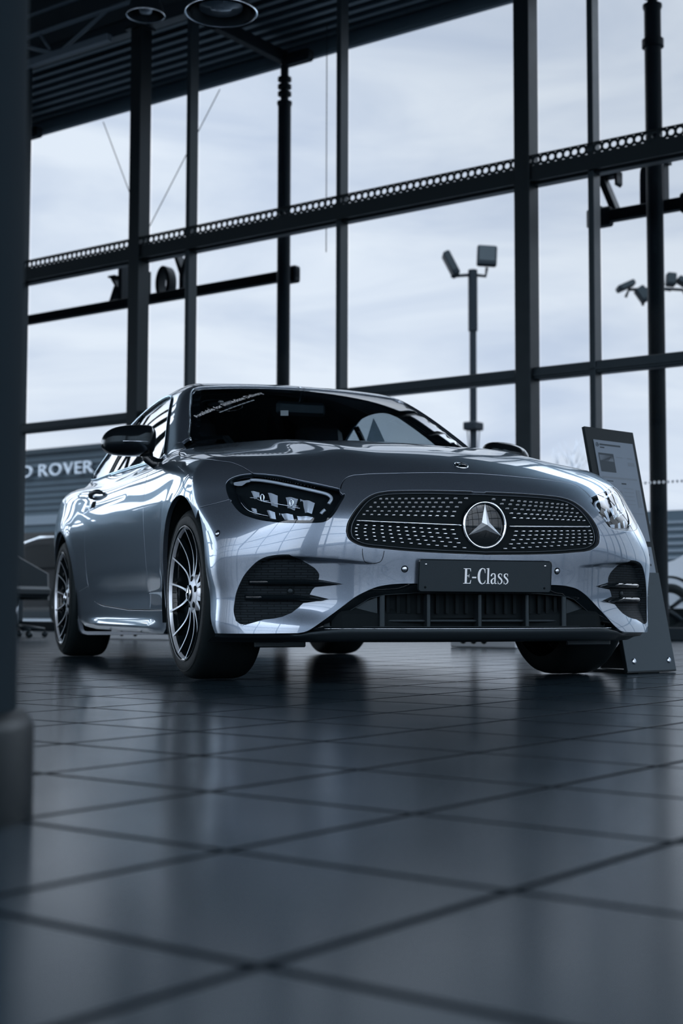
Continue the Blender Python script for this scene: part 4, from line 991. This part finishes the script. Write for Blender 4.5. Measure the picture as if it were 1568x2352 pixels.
# end wall, glazed, behind the camera
es=SR
for k in range(9):
    t=-18+2.25*k; mb=MB(); wbox(mb,es,es+.14,t-.05,t+.05,0,8.5); struct(mb.obj('mullion',MT['steel']))
for z in (0,2.5,4.5,7.3):
    mb=MB(); wbox(mb,es+.02,es+.12,TB,0,z,z+(.14 if z<7 else 1.2)); struct(mb.obj('transom',MT['steel']))
mb=MB(); wbox(mb,es+.06,es+.07,TB,0,.14,7.3); struct(mb.obj('window_99',MT['pane']))
for k in range(18):
    s_=SL+2.4*k; mb=MB(); w_=.09 if k%3 else .20; wbox(mb,s_-w_/2,s_+w_/2,TB-.14,TB+.05,0,7.3); struct(mb.obj('mullion' if k%3 else 'steel_column',MT['steel']))
for z in (0,2.5,4.5):
    mb=MB(); wbox(mb,SL,SR,TB-.12,TB,z,z+.14); struct(mb.obj('transom',MT['steel']))
mb=MB(); wbox(mb,SL,SR,TB-.07,TB-.06,.14,7.3); struct(mb.obj('window_98',MT['pane']))
wp_=MB(); wp_.box((-9.8,-3.3,.62),(10.6,.12,1.24),bev=.01); struct(wp_.obj('added_dark_screen',MT['steel']))  # dark screen added out of view to darken the lower door's reflection
# roof trusses inside
for k,s in enumerate((-22,-14.5,-9.35)):
    mb=MB(); 
    mb.tube([Wp(s,-.1,7.55),Wp(s,-12,7.55)],.05,8); mb.tube([Wp(s,-.1,8.2),Wp(s,-12,8.2)],.05,8)
    for j in range(10): a=-.2-1.15*j; mb.tube([Wp(s,a,7.55),Wp(s,a-.57,8.2),Wp(s,a-1.15,7.55)],.028,6)
    struct(mb.obj('roof_truss',MT['alu'],None,True))
mb=MB(); wbox(mb,SL,-6.85,-.54,-.46,7.05,7.13); struct(mb.obj('ceiling_beam',MT['brace']))
for a,b,r in (((-7.73,7.1),(-6.88,7.44),.022),((-9.6,7.44),(-6.5,7.44),.028),((-9.6,7.71),(-6.4,7.71),.022),((-8.08,7.43),(-7.90,7.20),.018),((-8.5,7.40),(-7.76,7.09),.028)):
    mb=MB().tube([Wp(a[0],-.5,a[1]),Wp(b[0],-.5,b[1])],r,8); struct(mb.obj('ceiling_brace',MT['brace'],None,True))
# canopy outside
cz=7.24; TO=1.8
mb=MB(); wbox(mb,-32,14,.16,TO-.10,cz+.24,cz+.30); struct(mb.obj('canopy_soffit',MT['soffit']))
mb=MB()
for k in range(8):
    t=.20+.19*k; P_=[]; 
    for (a,b) in ((0,.24),(.03,.165),(.10,.165),(.13,.24)): P_.append((t+a,cz+b))
    mb.prism([Wp(-32,a,b) for a,b in P_],tuple(WD*46))
struct(mb.obj('soffit_ribs',MT['soffit']))
mb=MB(); wbox(mb,-32,14,TO-.12,TO,cz,cz+.30,.03); struct(mb.obj('eaves_gutter',MT['gutter']))
# foreground round column
ccx,ccy=Vector((3.5808,-2.0256))+Vector((-.351,-.936))*.265; ccx,ccy=Vector((3.56,-2.0256,0)).x-.351*.262,-2.0256-.936*.262
rc=MB().lathe([(.238,0),(.238,8.3)],(ccx,ccy,0),(0,0,1),64).obj('round_column',MT['colm'],None,True); struct(rc)
MB().lathe([(.262,0),(.262,.118),(.258,.128),(.250,.137),(.2385,.141)],(ccx,ccy,0),(0,0,1),64).obj('column_skirting',MT['colb'],rc,True)
# ---------------------------------------------------------------- posts, sign, ties outside
for s,lab in ((-5.765,'tall round dark canopy post with ringed top, outside the glass behind the car roof'),(-.815,'tall round dark canopy post outside the glass behind the information stand'),(-10.71,'tall round dark canopy post at far left, its bracket showing beside the round column')):
    t=1.5; R_=.083 if s<-3 else .088
    po=MB().lathe([(R_*1.6,-.4),(R_*1.6,-.38),(R_,-.38),(R_,6.60),(R_*1.15,6.63),(R_*1.15,6.66),(R_*.62,6.68),(R_*.62,cz+.02)],Wp(s,t,0),(0,0,1),28,True).obj('canopy_post',MT['postm'],None,angle=40)
    tag(po,lab,'post',None)
    for z in (6.763,6.856,6.952): MB().lathe([(R_*.6,-.025),(R_*1.05,-.02),(R_*1.05,.02),(R_*.6,.025)],Wp(s,t,z),(0,0,1),28).obj('post_ring',MT['postm'],po)
    if s>-3: MB().lathe([(R_*1.0,-.05),(R_*1.3,-.04),(R_*1.3,.04),(R_*1.0,.05)],Wp(s,t,6.24),(0,0,1),28).obj('post_collar',MT['postm'],po)
    br=MB(); wbox(br,s-.045,s+.045,.16,t,cz-.09,cz+.06); wbox(br,s-.03,s+.42,t-.08,t+.08,cz-.13,cz+.02,.03); br.obj('post_bracket',MT['postm'],po)
def extr(polys,place,depth):
    mb=MB()
    for q in polys:
        ring=[place(u,v,0) for u,v in q]; mb.prism(ring,tuple(place(0,0,depth)-place(0,0,0)))
    return mb
SG={}
SG['Y']=(.62,rect(.25,0,.37,.48)+rect(.17,0,.45,.045)+[[(.25,.46),(.37,.46),(.14,.98),(.01,.98)]]+[[(.25,.46),(.37,.46),(.585,.98),(.52,.98)]]+rect(0,.955,.22,1)+rect(.45,.955,.62,1))
SG['o']=(.42,ring_arc(.21,.35,.21,.37,.11,.31,0,2*pi,40))
SG['r']=(.34,rect(.06,0,.17,.7)+rect(0,0,.24,.04)+stroke([(.15,.48),(.2,.64),(.27,.67),(.33,.62)],[.05,.08,.10,.12]))
SG['k']=(.50,rect(.06,0,.17,1)+rect(0,0,.22,.04)+[[(.16,.30),(.16,.38),(.37,.70),(.45,.70)]]+[[(.20,.36),(.29,.46),(.50,0),(.37,0)]]+rect(.28,.66,.48,.70))
SG['z']=(.42,rect(.02,.62,.40,.70)+rect(.02,0,.40,.08)+[[(.01,.0),(.12,.0),(.40,.70),(.29,.70)]]+[[(.02,.70),(.07,.70),(.06,.46),(.02,.50)]]+[[(.35,0),(.40,0),(.40,.22),(.36,.20)]])
SG['n']=(.50,rect(.05,0,.16,.70)+rect(0,.65,.14,.70)+rect(0,0,.21,.04)+rect(.33,0,.44,.46)+rect(.28,0,.49,.04)+stroke([(.14,.50),(.20,.64),(.29,.67),(.37,.60),(.385,.42)],[.05,.07,.10,.11,.11]))
SG['e']=(.42,ring_arc(.21,.35,.21,.37,.11,.31,.02*pi,1.78*pi,40)+rect(.08,.33,.40,.40))
def outdoor_sign(nm,s0,s1,z,letters,label,ends):
    t=1.66; mb=MB(); wbox(mb,s0,s1,t-.05,t+.05,z-.07,z+.06,.01); rt=mb.obj(nm,MT['postm']); tag(rt,label,'sign')
    cl=MB(); 
    for e in ends: wbox(cl,e-.14,e+.14,t-.06,t+.06,z-.11,z+.10,.02)
    cl.obj('sign_clamp',MT['postm'],rt)
    for c,sc,base,h in letters:
        w,polys=SG[c]; mb=extr(polys,lambda u,v,d:Wp(sc+(w/2-u)*h,t+.055+d,base+v*h),.14); mb.obj('sign_letter',MT['postm'],rt)
outdoor_sign('rail_sign',-12.5,-5.66,4.486,[('Y',-7.69,4.478,.65),('o',-8.035,4.478,.63),('r',-8.45,4.478,.63),('k',-8.93,4.478,.65)],'dark sign rail with letters reading York seen reversed, left of the ringed post',(-5.80,))
outdoor_sign('rail_sign',-1.66,4.5,4.525,[('z',-1.47,4.56,.68),('n',-.945,4.56,.70),('e',-.36,4.56,.68)],'dark sign rail with letters n and z seen reversed, at upper right',(-1.52,-.45))
for a,b,lab in (((-8.375,6.765),(-7.60,5.16),'thin tie cable slanting down to the right beside the left steel column'),((-6.32,6.764),(-7.56,5.13),'thin tie cable slanting down to the left between the left column and next mullion'),((-4.655,7.2),(-4.655,4.45),'thin vertical tie cable right of the ringed canopy post')):
    mb=MB().tube([Wp(a[0],.9,a[1]),Wp(b[0],.9,b[1])],.006,6); tag(mb.obj('tie_cable',MT['alu'],None,True),lab,'cable')
# ---------------------------------------------------------------- things outside
def lamppost(x,y,ztop,lab,heads,boxz=None):
    po=MB().tube([(x,y,-.4),(x,y,ztop-1.1)],.075,12).add(*(lambda m:(m.v,m.f))(MB().tube([(x,y,ztop-1.2),(x,y,ztop+.1)],.10,12))).obj('floodlight_post',MT['postm'],None,angle=40); tag(po,lab,'lamp post')
    vr=Vector((.351,.936,0)); vf=Vector((-.936,.351,0))
    am=MB(); ends=[]
    for off,z,R,dim,az in heads:
        c=Vector((x,y,z))+vr*off; am.tube([(x,y,ztop),Vector((x,y,ztop-.03))+vr*off*.9,c-Vector((0,0,.25))],.035,8)
    am.obj('crossarm',MT['postm'],po,True)
    for off,z,R,dim,az in heads:
        c=Vector((x,y,z))+vr*off; Rm=Matrix((vr,vf,Vector((0,0,1)))).transposed()@R
        h=MB().box(c,dim,Rm,.03).obj('floodlight',MT['postm'],po)
        MB().box(c+Rm@Vector((0,-dim[1]/2-.006,.03)),(dim[0]*.8,.012,dim[2]*.72),Rm).obj('floodlight_glass',MT['steel'],h)
    if boxz:
        bx=MB().box((x,y,boxz),(.30,.36,.17),RZ,.02).obj('camera_box',MT['postm'],po)
        MB().tube([Vector((x,y,boxz-.05))+vr*.13,Vector((x,y,boxz-.5))+vr*.1,Vector((x,y,boxz-1))],.012,6).tube([Vector((x,y,boxz-.05))-vr*.13,Vector((x,y,boxz-.6))-vr*.08,Vector((x,y,boxz-1))],.012,6).obj('box_bracket',MT['postm'],po,True)
RY=lambda a:Matrix.Rotation(a,3,'Y'); RX_=lambda a:Matrix.Rotation(a,3,'X')
lamppost(-21.27,10.66,7.33,'tall floodlight post with two heads standing in the car park between two mullions',[(-.46,7.55,Matrix.Rotation(-.47,3,'Y'),(.16,.40,.55),0),(.30,7.73,RY(.06)@RX_(-.2),(.42,.14,.46),0)],4.11)
lamppost(-21.6,15.42,7.50,'second floodlight post mostly hidden behind the canopy post at far right',[(-.72,7.55,RY(1.15),(.13,.34,.42),0),(-.34,7.36,RY(-.6),(.22,.30,.36),0),(.30,7.70,RY(.1),(.22,.22,.30),0),(.62,7.62,RY(-1.0),(.14,.34,.40),0)])
# dealer building across the car park
BC=Vector((-39.2,6.06,0)); 
def Bp(s,t,z): return BC+WD*s+WN*t+Vector((0,0,z))
def bbox(mb,s0,s1,t0,t1,z0,z1): return mb.box(Bp((s0+s1)/2,(t0+t1)/2,(z0+z1)/2),(s1-s0,abs(t1-t0),z1-z0),RZ)
mb=MB(); bbox(mb,-40,1.0,0,8,-.4,5.42); bd=mb.obj('dealer_building',MT['clad']); tag(bd,'low dark dealership building with pale lettering, beyond the rear of the car','building')
mb=MB(); bbox(mb,-40,1.0,-.06,0,3.0,3.30); mb.obj('facade_band',MT['cladl'],bd)
mb=MB(); bbox(mb,-40,1.1,-.15,0,5.30,5.46); mb.obj('parapet',MT['alu'],bd)
mb=MB(); bbox(mb,-60,-16,0,8,-.4,6.9); mb.obj('added_dark_block',MT['clad'],bd)  # unseen taller block, added to raise the dark edge mirrored in the door
mb=MB()
for k in range(9): bbox(mb,-40,1.0,-.03,0,3.45+.2*k,3.47+.2*k)
mb.obj('cladding_seams',MT['postm'],bd)
mb=MB(); bbox(mb,-40,1.0,-.05,0,-.2,2.75); mb.obj('shop_window',MT['gloss'],bd)
def word_letters(txt,w_total,h,place,mat,parent,name):
    cu=bpy.data.curves.new('t','FONT'); x=0; items=[]
    for ch in txt:
        if ch==' ': x+=.34; continue
        cu.body=ch; ob=bpy.data.objects.new('t',cu); COL.objects.link(ob); dg=bpy.context.evaluated_depsgraph_get(); dg.update()
        me=ob.evaluated_get(dg).to_mesh(); V=np.array([v.co[:] for v in me.vertices]); F=[tuple(p.vertices) for p in me.polygons]
        V[:,0]-=V[:,0].min(); items.append((x,V.copy(),F)); x+=V[:,0].max()+.12; bpy.data.objects.remove(ob)
    sc=w_total/(x-.12)
    for x0,V,F in items:
        n=len(V); hh_=.72; A=[place((x0+v[0])*sc,v[1]*h/hh_,0) for v in V]; B=[place((x0+v[0])*sc,v[1]*h/hh_,-.08) for v in V]
        ed={}
        for f in F:
            for i in range(len(f)): ed[(f[i],f[(i+1)%len(f)])]=1
        side=[(a,b,n+b,n+a) for a,b in ed if (b,a) not in ed]
        link(name,A+B,[tuple(n+i for i in f) for f in F]+side,mat,parent)
word_letters('LAND ROVER',4.85,.40,lambda u,v,d:Bp(-4.72+u,-.10+d,4.56+v),MT['sign'],bd,'sign_letter')
# low ribbed shed at far right
mb=MB(); c=Vector((-26.9,19.4,0)); mb.box(c+WD*3+Vector((0,0,1.2)),(7.6,4,3.2),RZ); sh=mb.obj('shed',MT['clad']); tag(sh,'low ribbed dark building seen beyond the glass at the far right edge','building')
mb=MB()
for k in range(16): mb.box(c+WD*3-WN*2.01+Vector((0,0,-.2+.18*k)),(7.6,.05,.07),RZ)
mb.obj('wall_ribs',MT['cladl'],sh)
# bare tree
random.seed(11)
tr=MB(); tips=[]
def branch(p,d,L,r,dep):
    q=p+d*L; tr.tube([p,p+d*L*.5+Vector((random.uniform(-.05,.05),random.uniform(-.05,.05),0))*L,q],[r,r*.85,r*.65],6)
    if dep==0: return
    for _ in range(3 if dep>1 else 2):
        nd=(d+Vector((random.uniform(-.7,.7),random.uniform(-.7,.7),random.uniform(-.1,.5)))).normalized(); branch(q,nd,L*random.uniform(.6,.8),r*.6,dep-1)
branch(Vector((-27.7,16.85,-.4)),Vector((-.02,-.06,1)),1.9,.05,4)
MT['bark']=M('bark',(.34,.37,.41),0,.9,vary=.08)
tag(tr.obj('bare_tree',MT['bark'],None,True),'bare leafless tree beyond the glass, just left of the information stand','tree')
# plain parked cars beyond the glass
MT['silver']=M('silver paint',(.55,.58,.62),.4,.3,1,vary=.03)
MT['red']=M('tail lamp',(.25,.006,.012),0,.2,1)
def plain_car(nm,loc,rz,lab,body,rail=False):
    rt=tag(empty(nm,loc,rz),lab,'car')
    prof=[(2.05,.35),(2.12,.55),(2.0,.80),(1.2,.97),(.55,1.38),(-.2,1.50),(-1.1,1.47),(-1.75,1.05),(-2.0,.98),(-2.1,.7),(-2.05,.35)]
    P=cr(np.array(prof),4); V=[];F=[]; n=len(P)
    for y,k in ((-.88,.0),(-.80,.03),(.80,.03),(.88,.0)):
        for x,z in P: tz=.0 if z<.95 else (z-.95)*.32; V.append((x*(1-.02*(k>0)),y*(1-tz*.8/.9) if abs(y)>.85 else y*(1-tz*.75/.9),z+k*.6))
    for i in range(3):
        for j in range(n-1): F.append((i*n+j,i*n+j+1,(i+1)*n+j+1,(i+1)*n+j))
    F+= [tuple(range(n)),tuple(3*n+j for j in range(n))[::-1]]
    MB().add(V,F).obj('body',body,rt,angle=35)
    for s in (1,-1):
        if rail: MB().tube([(1.32,s*.86,.93),(1.2,s*.84,.99),(.55,s*.74,1.40),(-.2,s*.70,1.52),(-1.1,s*.70,1.49)],.035,8).obj('screen_pillar',MT['silver'],rt,True)
        V=[(1.02,s*.875,.99),(.52,s*.80,1.33),(-.2,s*.785,1.42),(-1.0,s*.79,1.39),(-1.5,s*.875,1.02)]; V=[(a,b*1.012,c) for a,b,c in V]
        link('side_window',V,[tuple(range(5))],MT['cavity'] if rail else MT['gloss'],rt)
        link('tail_lamp',[(-1.86,s*.86,1.0),(-2.04,s*.80,.96),(-2.1,s*.78,.82),(-1.95,s*.89,.84)],[(0,1,2,3)],MT['red'],rt)
        for x in (1.28,-1.30):
            w=MB().lathe([(.0,-.02),(.20,-.03),(.24,.005),(.30,.015),(.33,-.02),(.34,-.10),(.33,-.2),(.0,-.2)],(x,s*.90,.34),(0,s,0),36).obj('wheel',MT['rubber'],rt,True)
            sp=MB()
            for k in range(5):
                a=2*pi*k/5; sp.tube([(x+.03*math.cos(a),s*.895,.34+.03*math.sin(a)),(x+.235*math.cos(a),s*.903,.34+.235*math.sin(a))],.022,6)
            sp.obj('wheel_spokes',MT['alu'],w,True)
            MB().lathe([(.36,-.03),(.40,.004),(.42,-.03)],(x,s*.885,.36),(0,s,0),36).obj('wheel_arch',MT['cavity'],rt,True)
    return rt
plain_car('parked_car',(-9.6,9.5,-.05),math.radians(33.4+180),'silver car parked outside beyond the glass, partly seen at the far right edge',MT['silver'])
plain_car('parked_car',(-19.4,1.97,-.05),math.radians(200),'dark car with a bright screen pillar parked outside, glimpsed between round column and rear wheel',MT['postm'],True)
# ---------------------------------------------------------------- information stand
B0=Vector((.1393,1.0175,0)); B1=Vector((.0176,1.3454,0)); e=(B1-B0).normalized(); nh=Vector((-e.y,e.x,0)); up=(nh*.226+Vector((0,0,1.10))).normalized(); HT=1.123; WS=.35
fr=e.cross(up); 
if fr.dot(Vector((1,0,0)))<0: fr=-fr
def ST(u,v,w=0): return B0+e*u+up*v+fr*w
MT['stand']=M('stand lacquer',(.007,.011,.013),0,.45,.0,.25,vary=.05)
MT['standg']=M('stand lower sheet',(.035,.050,.062),0,.35,.0,.3,vary=.05)
MT['paper']=M('printed sheet',(.20,.24,.29),0,.6,vary=.05)
MT['ink']=M('print',(.035,.045,.055),0,.6); MT['inkm']=M('pale print',(.17,.20,.235),0,.6)
rt=tag(empty('information_stand',B0),'tall leaning dark information stand with printed sheets beside the front wheel at right','sign')
def sobj(mb,nm,mat,par=None):
    o=mb.obj(nm,mat); o.parent=par or rt
    if (par or rt) is rt: o.matrix_parent_inverse=Matrix.Translation(-B0)
    return o
mb=MB().prism([ST(0,.006),ST(WS,.006),ST(WS,HT),ST(0,HT)],tuple(-fr*.016)); bdp=sobj(mb,'panel',MT['stand'])
mb=MB().prism([ST(.002,.012,.0006),ST(WS-.002,.012,.0006),ST(WS-.002,.455,.0006),ST(.002,.455,.0006)],tuple(fr*.002)); sobj(mb,'lower_sheet',MT['standg'])
def sheet(u0,u1,v0,v1,nm,items):
    mb=MB().prism([ST(u0,v0,.001),ST(u1,v0,.001),ST(u1,v1,.001),ST(u0,v1,.001)],tuple(fr*.0015)); o=sobj(mb,nm,MT['paper'])
    groups={}
    for a,b,c,d,m in items:   # fractions from upper left
        q=groups.setdefault(m,MB()); U=lambda f:u0+(u1-u0)*f; Vv=lambda f:v1-(v1-v0)*f
        q.add([ST(U(a),Vv(d),.0032),ST(U(b),Vv(d),.0032),ST(U(b),Vv(c),.0032),ST(U(a),Vv(c),.0032)],[(0,1,2,3)])
    for m,q in groups.items(): x=q.obj('printing',MT[m]); x.parent=o
    return o
it=[(.06,.44,.13,.32,'ink'),(.08,.42,.15,.21,'inkm'),(.13,.66,.035,.052,'ink'),(.13,.24,.066,.080,'ink'),(.50,.66,.155,.165,'inkm'),(.78,.92,.155,.165,'inkm'),(.78,.95,.20,.24,'inkm'),(.06,.95,.365,.385,'inkm'),(.05,.32,.405,.415,'ink'),(.52,.64,.42,.435,'ink'),(.38,.50,.50,.60,'inkm'),(.86,.96,.48,.66,'inkm'),(.50,.96,.72,.725,'inkm')]
for k in range(7): it.append((.06,.34,.47+.03*k,.476+.03*k,'inkm'))
for k in range(5): it.append((.55,.80,.47+.04*k,.476+.04*k,'inkm'))
s1_=sheet(.045,WS-.022,.60,1.065,'price_sheet',it)
cc=ST(.045+.02,1.065-.022,.0035); lm=MB().tube([cc+e*.009*math.cos(a)+up*.009*math.sin(a) for a in np.linspace(0,2*pi,20,endpoint=False)],.0009,5,close=True)
for k in range(3): a=pi/2+2*pi*k/3; lm.tube([cc,cc+e*.0085*math.cos(a)+up*.0085*math.sin(a)],[.0014,.0004],5)
x=lm.obj('sheet_crest',MT['ink']); x.parent=s1_
it=[(.1,.5,.03,.04,'inkm'),(.6,.9,.05,.06,'inkm'),(.08,.92,.12,.155,'ink'),(.08,.92,.29,.325,'ink'),(.56,.66,.37,.41,'ink'),(.08,.92,.60,.635,'ink')]
for k in range(4): it+= [(.1,.8,.19+.022*k,.197+.022*k,'inkm'),(.1,.7,.67+.05*k,.68+.05*k,'inkm')]
sheet(.045,WS-.022,.462,.575,'data_sheet',it) if False else sheet(.045,WS-.022,.30,.575,'data_sheet',it)
for u in (.055,WS-.045): 
    mb=MB().lathe([(0,.006),(.009,.0055),(.0125,.003),(.013,.0)],ST(u,.055,.003),fr,20); o=mb.obj('bolt',MT['satin'],None,True); o.parent=rt; o.matrix_parent_inverse=Matrix.Translation(-B0)
mb=MB().prism([B0+e*.10-fr*.02+Vector((0,0,.002)),B0+e*.25-fr*.02+Vector((0,0,.002)),B0+e*.25+Vector((-.30,-.11,.002)),B0+e*.10+Vector((-.30,-.11,.002))],(0,0,.012)); sobj(mb,'foot_plate',MT['stand'])
mb=MB().prism([ST(.17,.02,-.016),ST(.17,.25,-.016),B0+e*.17+Vector((-.27,-.10,.014))],tuple(e*.012)); sobj(mb,'stay',MT['stand'])
# ---------------------------------------------------------------- low white floor boxes and an office chair by the window
MT['whitebox']=M('white box',(.78,.82,.86),0,.5,vary=.05)
for (x,y),L,lab in (((-7.30,.58),1.05,'low white floor box with round sockets, seen under the car between its right wheels'),((-3.95,2.42),.55,'low white floor box seen under the front of the car')):
    mb=MB().box((x,y,.06),(L,.30,.116),RZ,.008); o=mb.obj('floor_box',MT['whitebox']); tag(o,lab,'box')
    for k in range(3): MB().lathe([(0,.002),(.025,.002),(.028,0)],Vector((x,y,.055))+WD*(-.30+.16*k)*L-WN*.150,-WN,18).obj('socket',MT['cavity'],o)
cx0,cy0=-8.55,-.42
rt2=tag(empty('office_chair',(cx0,cy0,0)),'dark swivel office chair half hidden by the round column at far left','chair')
def cob(mb,nm,mat,**k): o=mb.obj(nm,mat,None,**k); o.parent=rt2; o.matrix_parent_inverse=Matrix.Translation((-cx0,-cy0,0)); return o
cob(MB().box((cx0,cy0,.44),(.50,.50,.10),RZ,.03),'seat',MT['fabric'])
mb=MB(); c=Vector((cx0,cy0,0)); vr=Vector((.351,.936,0)); vf=Vector((-.936,.351,0)); q=[(-.28,.36),(.28,.36),(.27,.62),(-.05,.80),(-.28,.86)]
mb.prism([c+vr*a+vf*.18+Vector((0,0,b)) for a,b in q],tuple(vf*.07)); cob(mb,'backrest',MT['fabric'])
cob(MB().tube([(cx0,cy0,.10),(cx0,cy0,.40)],.03,12),'gas_lift',MT['satin'],smooth=True)
for k in range(5):
    a=2*pi*k/5+.35; d=Vector((math.cos(a),math.sin(a),0)); cob(MB().tube([c+Vector((0,0,.11)),c+d*.29+Vector((0,0,.075))],[.025,.016],8),'base_arm',MT['alu'],smooth=True)
    cob(MB().lathe([(0,-.025),(.027,-.025),(.03,-.01),(.03,.01),(.027,.025),(0,.025)],c+d*.29+Vector((0,0,.031)),Vector((-d.y,d.x,0)),16),'castor',MT['plastic'],smooth=True)
# ---------------------------------------------------------------- ceiling lamps
def pendant(x,y,z,R,lab,flat):
    prof=[(R,0),(R*.98,-.012),(R*.86,.0),(R*.80,.05),(R*.3,.16),(.05,.20)] if flat else [(R,0),(R*.97,-.004),(R*.93,.02),(R*.7,R*.85),(R*.35,R*1.3),(.06,R*1.6)]
    o=MB().lathe([(R,0),(R*1.02,.01)]+[(a+.006,b+.012) for a,b in prof[2:]],(x,y,z),(0,0,1),48).obj('pendant_lamp',MT['alu'],None,True); tag(o,lab,'lamp')
    MB().lathe(prof[2:],(x,y,z),(0,0,1),48).obj('reflector',MT['steel'],o,True)
    MB().lathe([(R,-.004),(R*1.02,.004),(R*.97,.010)],(x,y,z),(0,0,1),48).obj('rim',MT['satin'],o,True)
    MB().lathe([(0,.02),(R*.28,.022),(R*.30,.035),(R*.60,.035),(R*.62,.06)] if flat else [(0,.02),(R*.30,.03),(R*.42,.10)],(x,y,z),(0,0,1),40).obj('diffuser',MT['drl'],o,True)
    MB().tube([(x,y,z+.15),(x,y,8.3)],.012,6).obj('cord',MT['postm'],o,True)
pendant(-3.65,.23,4.33,.245,'wide flat pendant lamp under the ceiling, between left column and ringed post',True)
pendant(-7.96,.66,6.10,.19,'dome pendant lamp above the left steel column',False)
pendant(-7.13,-.05,5.92,.14,'dome pendant lamp at the top edge left of the steel column',False)
# ---------------------------------------------------------------- sky
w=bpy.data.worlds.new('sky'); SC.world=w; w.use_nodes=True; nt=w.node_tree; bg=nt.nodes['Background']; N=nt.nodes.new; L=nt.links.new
tc=N('ShaderNodeTexCoord'); sx=N('ShaderNodeSeparateXYZ'); L(tc.outputs['Generated'],sx.inputs[0])
mp=N('ShaderNodeMapping'); mp.inputs['Scale'].default_value=(1.6,1.6,6.5); mp.inputs['Rotation'].default_value=(0,.12,0); L(tc.outputs['Generated'],mp.inputs[0])
n1=N('ShaderNodeTexNoise'); n1.inputs['Scale'].default_value=3.2; n1.inputs['Detail'].default_value=7; n1.inputs['Roughness'].default_value=.52; n1.inputs['Distortion'].default_value=.5; L(mp.outputs[0],n1.inputs['Vector'])
cr_=N('ShaderNodeValToRGB'); cr_.color_ramp.elements[0].position=.30; cr_.color_ramp.elements[0].color=(.64,.73,.89,1); cr_.color_ramp.elements[1].position=.62; cr_.color_ramp.elements[1].color=(.88,.95,1.05,1); L(n1.outputs['Fac'],cr_.inputs[0])
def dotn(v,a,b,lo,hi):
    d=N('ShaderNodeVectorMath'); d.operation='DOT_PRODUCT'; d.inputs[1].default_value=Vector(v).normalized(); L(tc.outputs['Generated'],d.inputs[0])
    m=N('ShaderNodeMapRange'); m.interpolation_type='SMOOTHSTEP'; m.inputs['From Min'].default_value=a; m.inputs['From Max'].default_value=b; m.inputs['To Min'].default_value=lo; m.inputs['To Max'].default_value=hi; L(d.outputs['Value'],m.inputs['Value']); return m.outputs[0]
k1=dotn((-.885,-.40,.22),.86,.965,1.0,SKY_LOBE)      # bright sky lobe added out of view to whiten the door's reflections
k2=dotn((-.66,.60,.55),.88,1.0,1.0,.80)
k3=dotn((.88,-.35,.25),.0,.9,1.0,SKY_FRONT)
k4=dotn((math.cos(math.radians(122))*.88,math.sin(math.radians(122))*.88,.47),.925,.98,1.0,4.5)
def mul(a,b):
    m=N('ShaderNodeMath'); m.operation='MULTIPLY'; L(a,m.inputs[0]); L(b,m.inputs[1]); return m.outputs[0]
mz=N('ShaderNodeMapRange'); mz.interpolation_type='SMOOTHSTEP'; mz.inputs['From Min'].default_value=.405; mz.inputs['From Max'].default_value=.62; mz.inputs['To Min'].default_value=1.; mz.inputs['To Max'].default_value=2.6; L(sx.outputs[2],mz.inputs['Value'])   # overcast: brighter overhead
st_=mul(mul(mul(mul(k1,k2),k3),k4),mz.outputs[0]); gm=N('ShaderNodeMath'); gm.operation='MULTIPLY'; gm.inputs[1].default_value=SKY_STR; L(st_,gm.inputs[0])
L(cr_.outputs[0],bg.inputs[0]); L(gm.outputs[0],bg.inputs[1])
# ---------------------------------------------------------------- camera
f_,pit,rol,hh,yaw,cx_,cy_=3267.0,0.06835559595899886,0.0026331861001047687,0.27678874201205206,2.7831288094954183,5.486981913463916,-2.3066869129767995
fw=Vector((math.cos(yaw)*math.cos(pit),math.sin(yaw)*math.cos(pit),math.sin(pit))); r0=Vector((math.sin(yaw),-math.cos(yaw),0)); u0=r0.cross(fw)
rr_=r0*math.cos(rol)+u0*math.sin(rol); uu_=-r0*math.sin(rol)+u0*math.cos(rol)
cam=bpy.data.cameras.new('camera'); co=bpy.data.objects.new('camera',cam); COL.objects.link(co)
Mx=Matrix((rr_,uu_,-fw)).transposed().to_4x4(); Mx.translation=(cx_,cy_,hh); co.matrix_world=Mx
cam.sensor_fit='VERTICAL'; cam.sensor_height=36.; cam.sensor_width=24.; cam.lens=f_/2352*36.; cam.clip_end=500; cam.clip_start=.05
cam.dof.use_dof=True; cam.dof.focus_distance=5.15; cam.dof.aperture_fstop=3.5
SC.camera=co
vs=SC.view_settings; vs.view_transform='Standard'; vs.look='None'; vs.gamma=1; vs.use_curve_mapping=False; vs.exposure=0.
SC.cycles.use_denoising=True
SC.cycles.max_bounces=10; SC.cycles.transparent_max_bounces=16; SC.cycles.caustics_reflective=False; SC.cycles.caustics_refractive=False
SC.cycles.sample_clamp_indirect=6
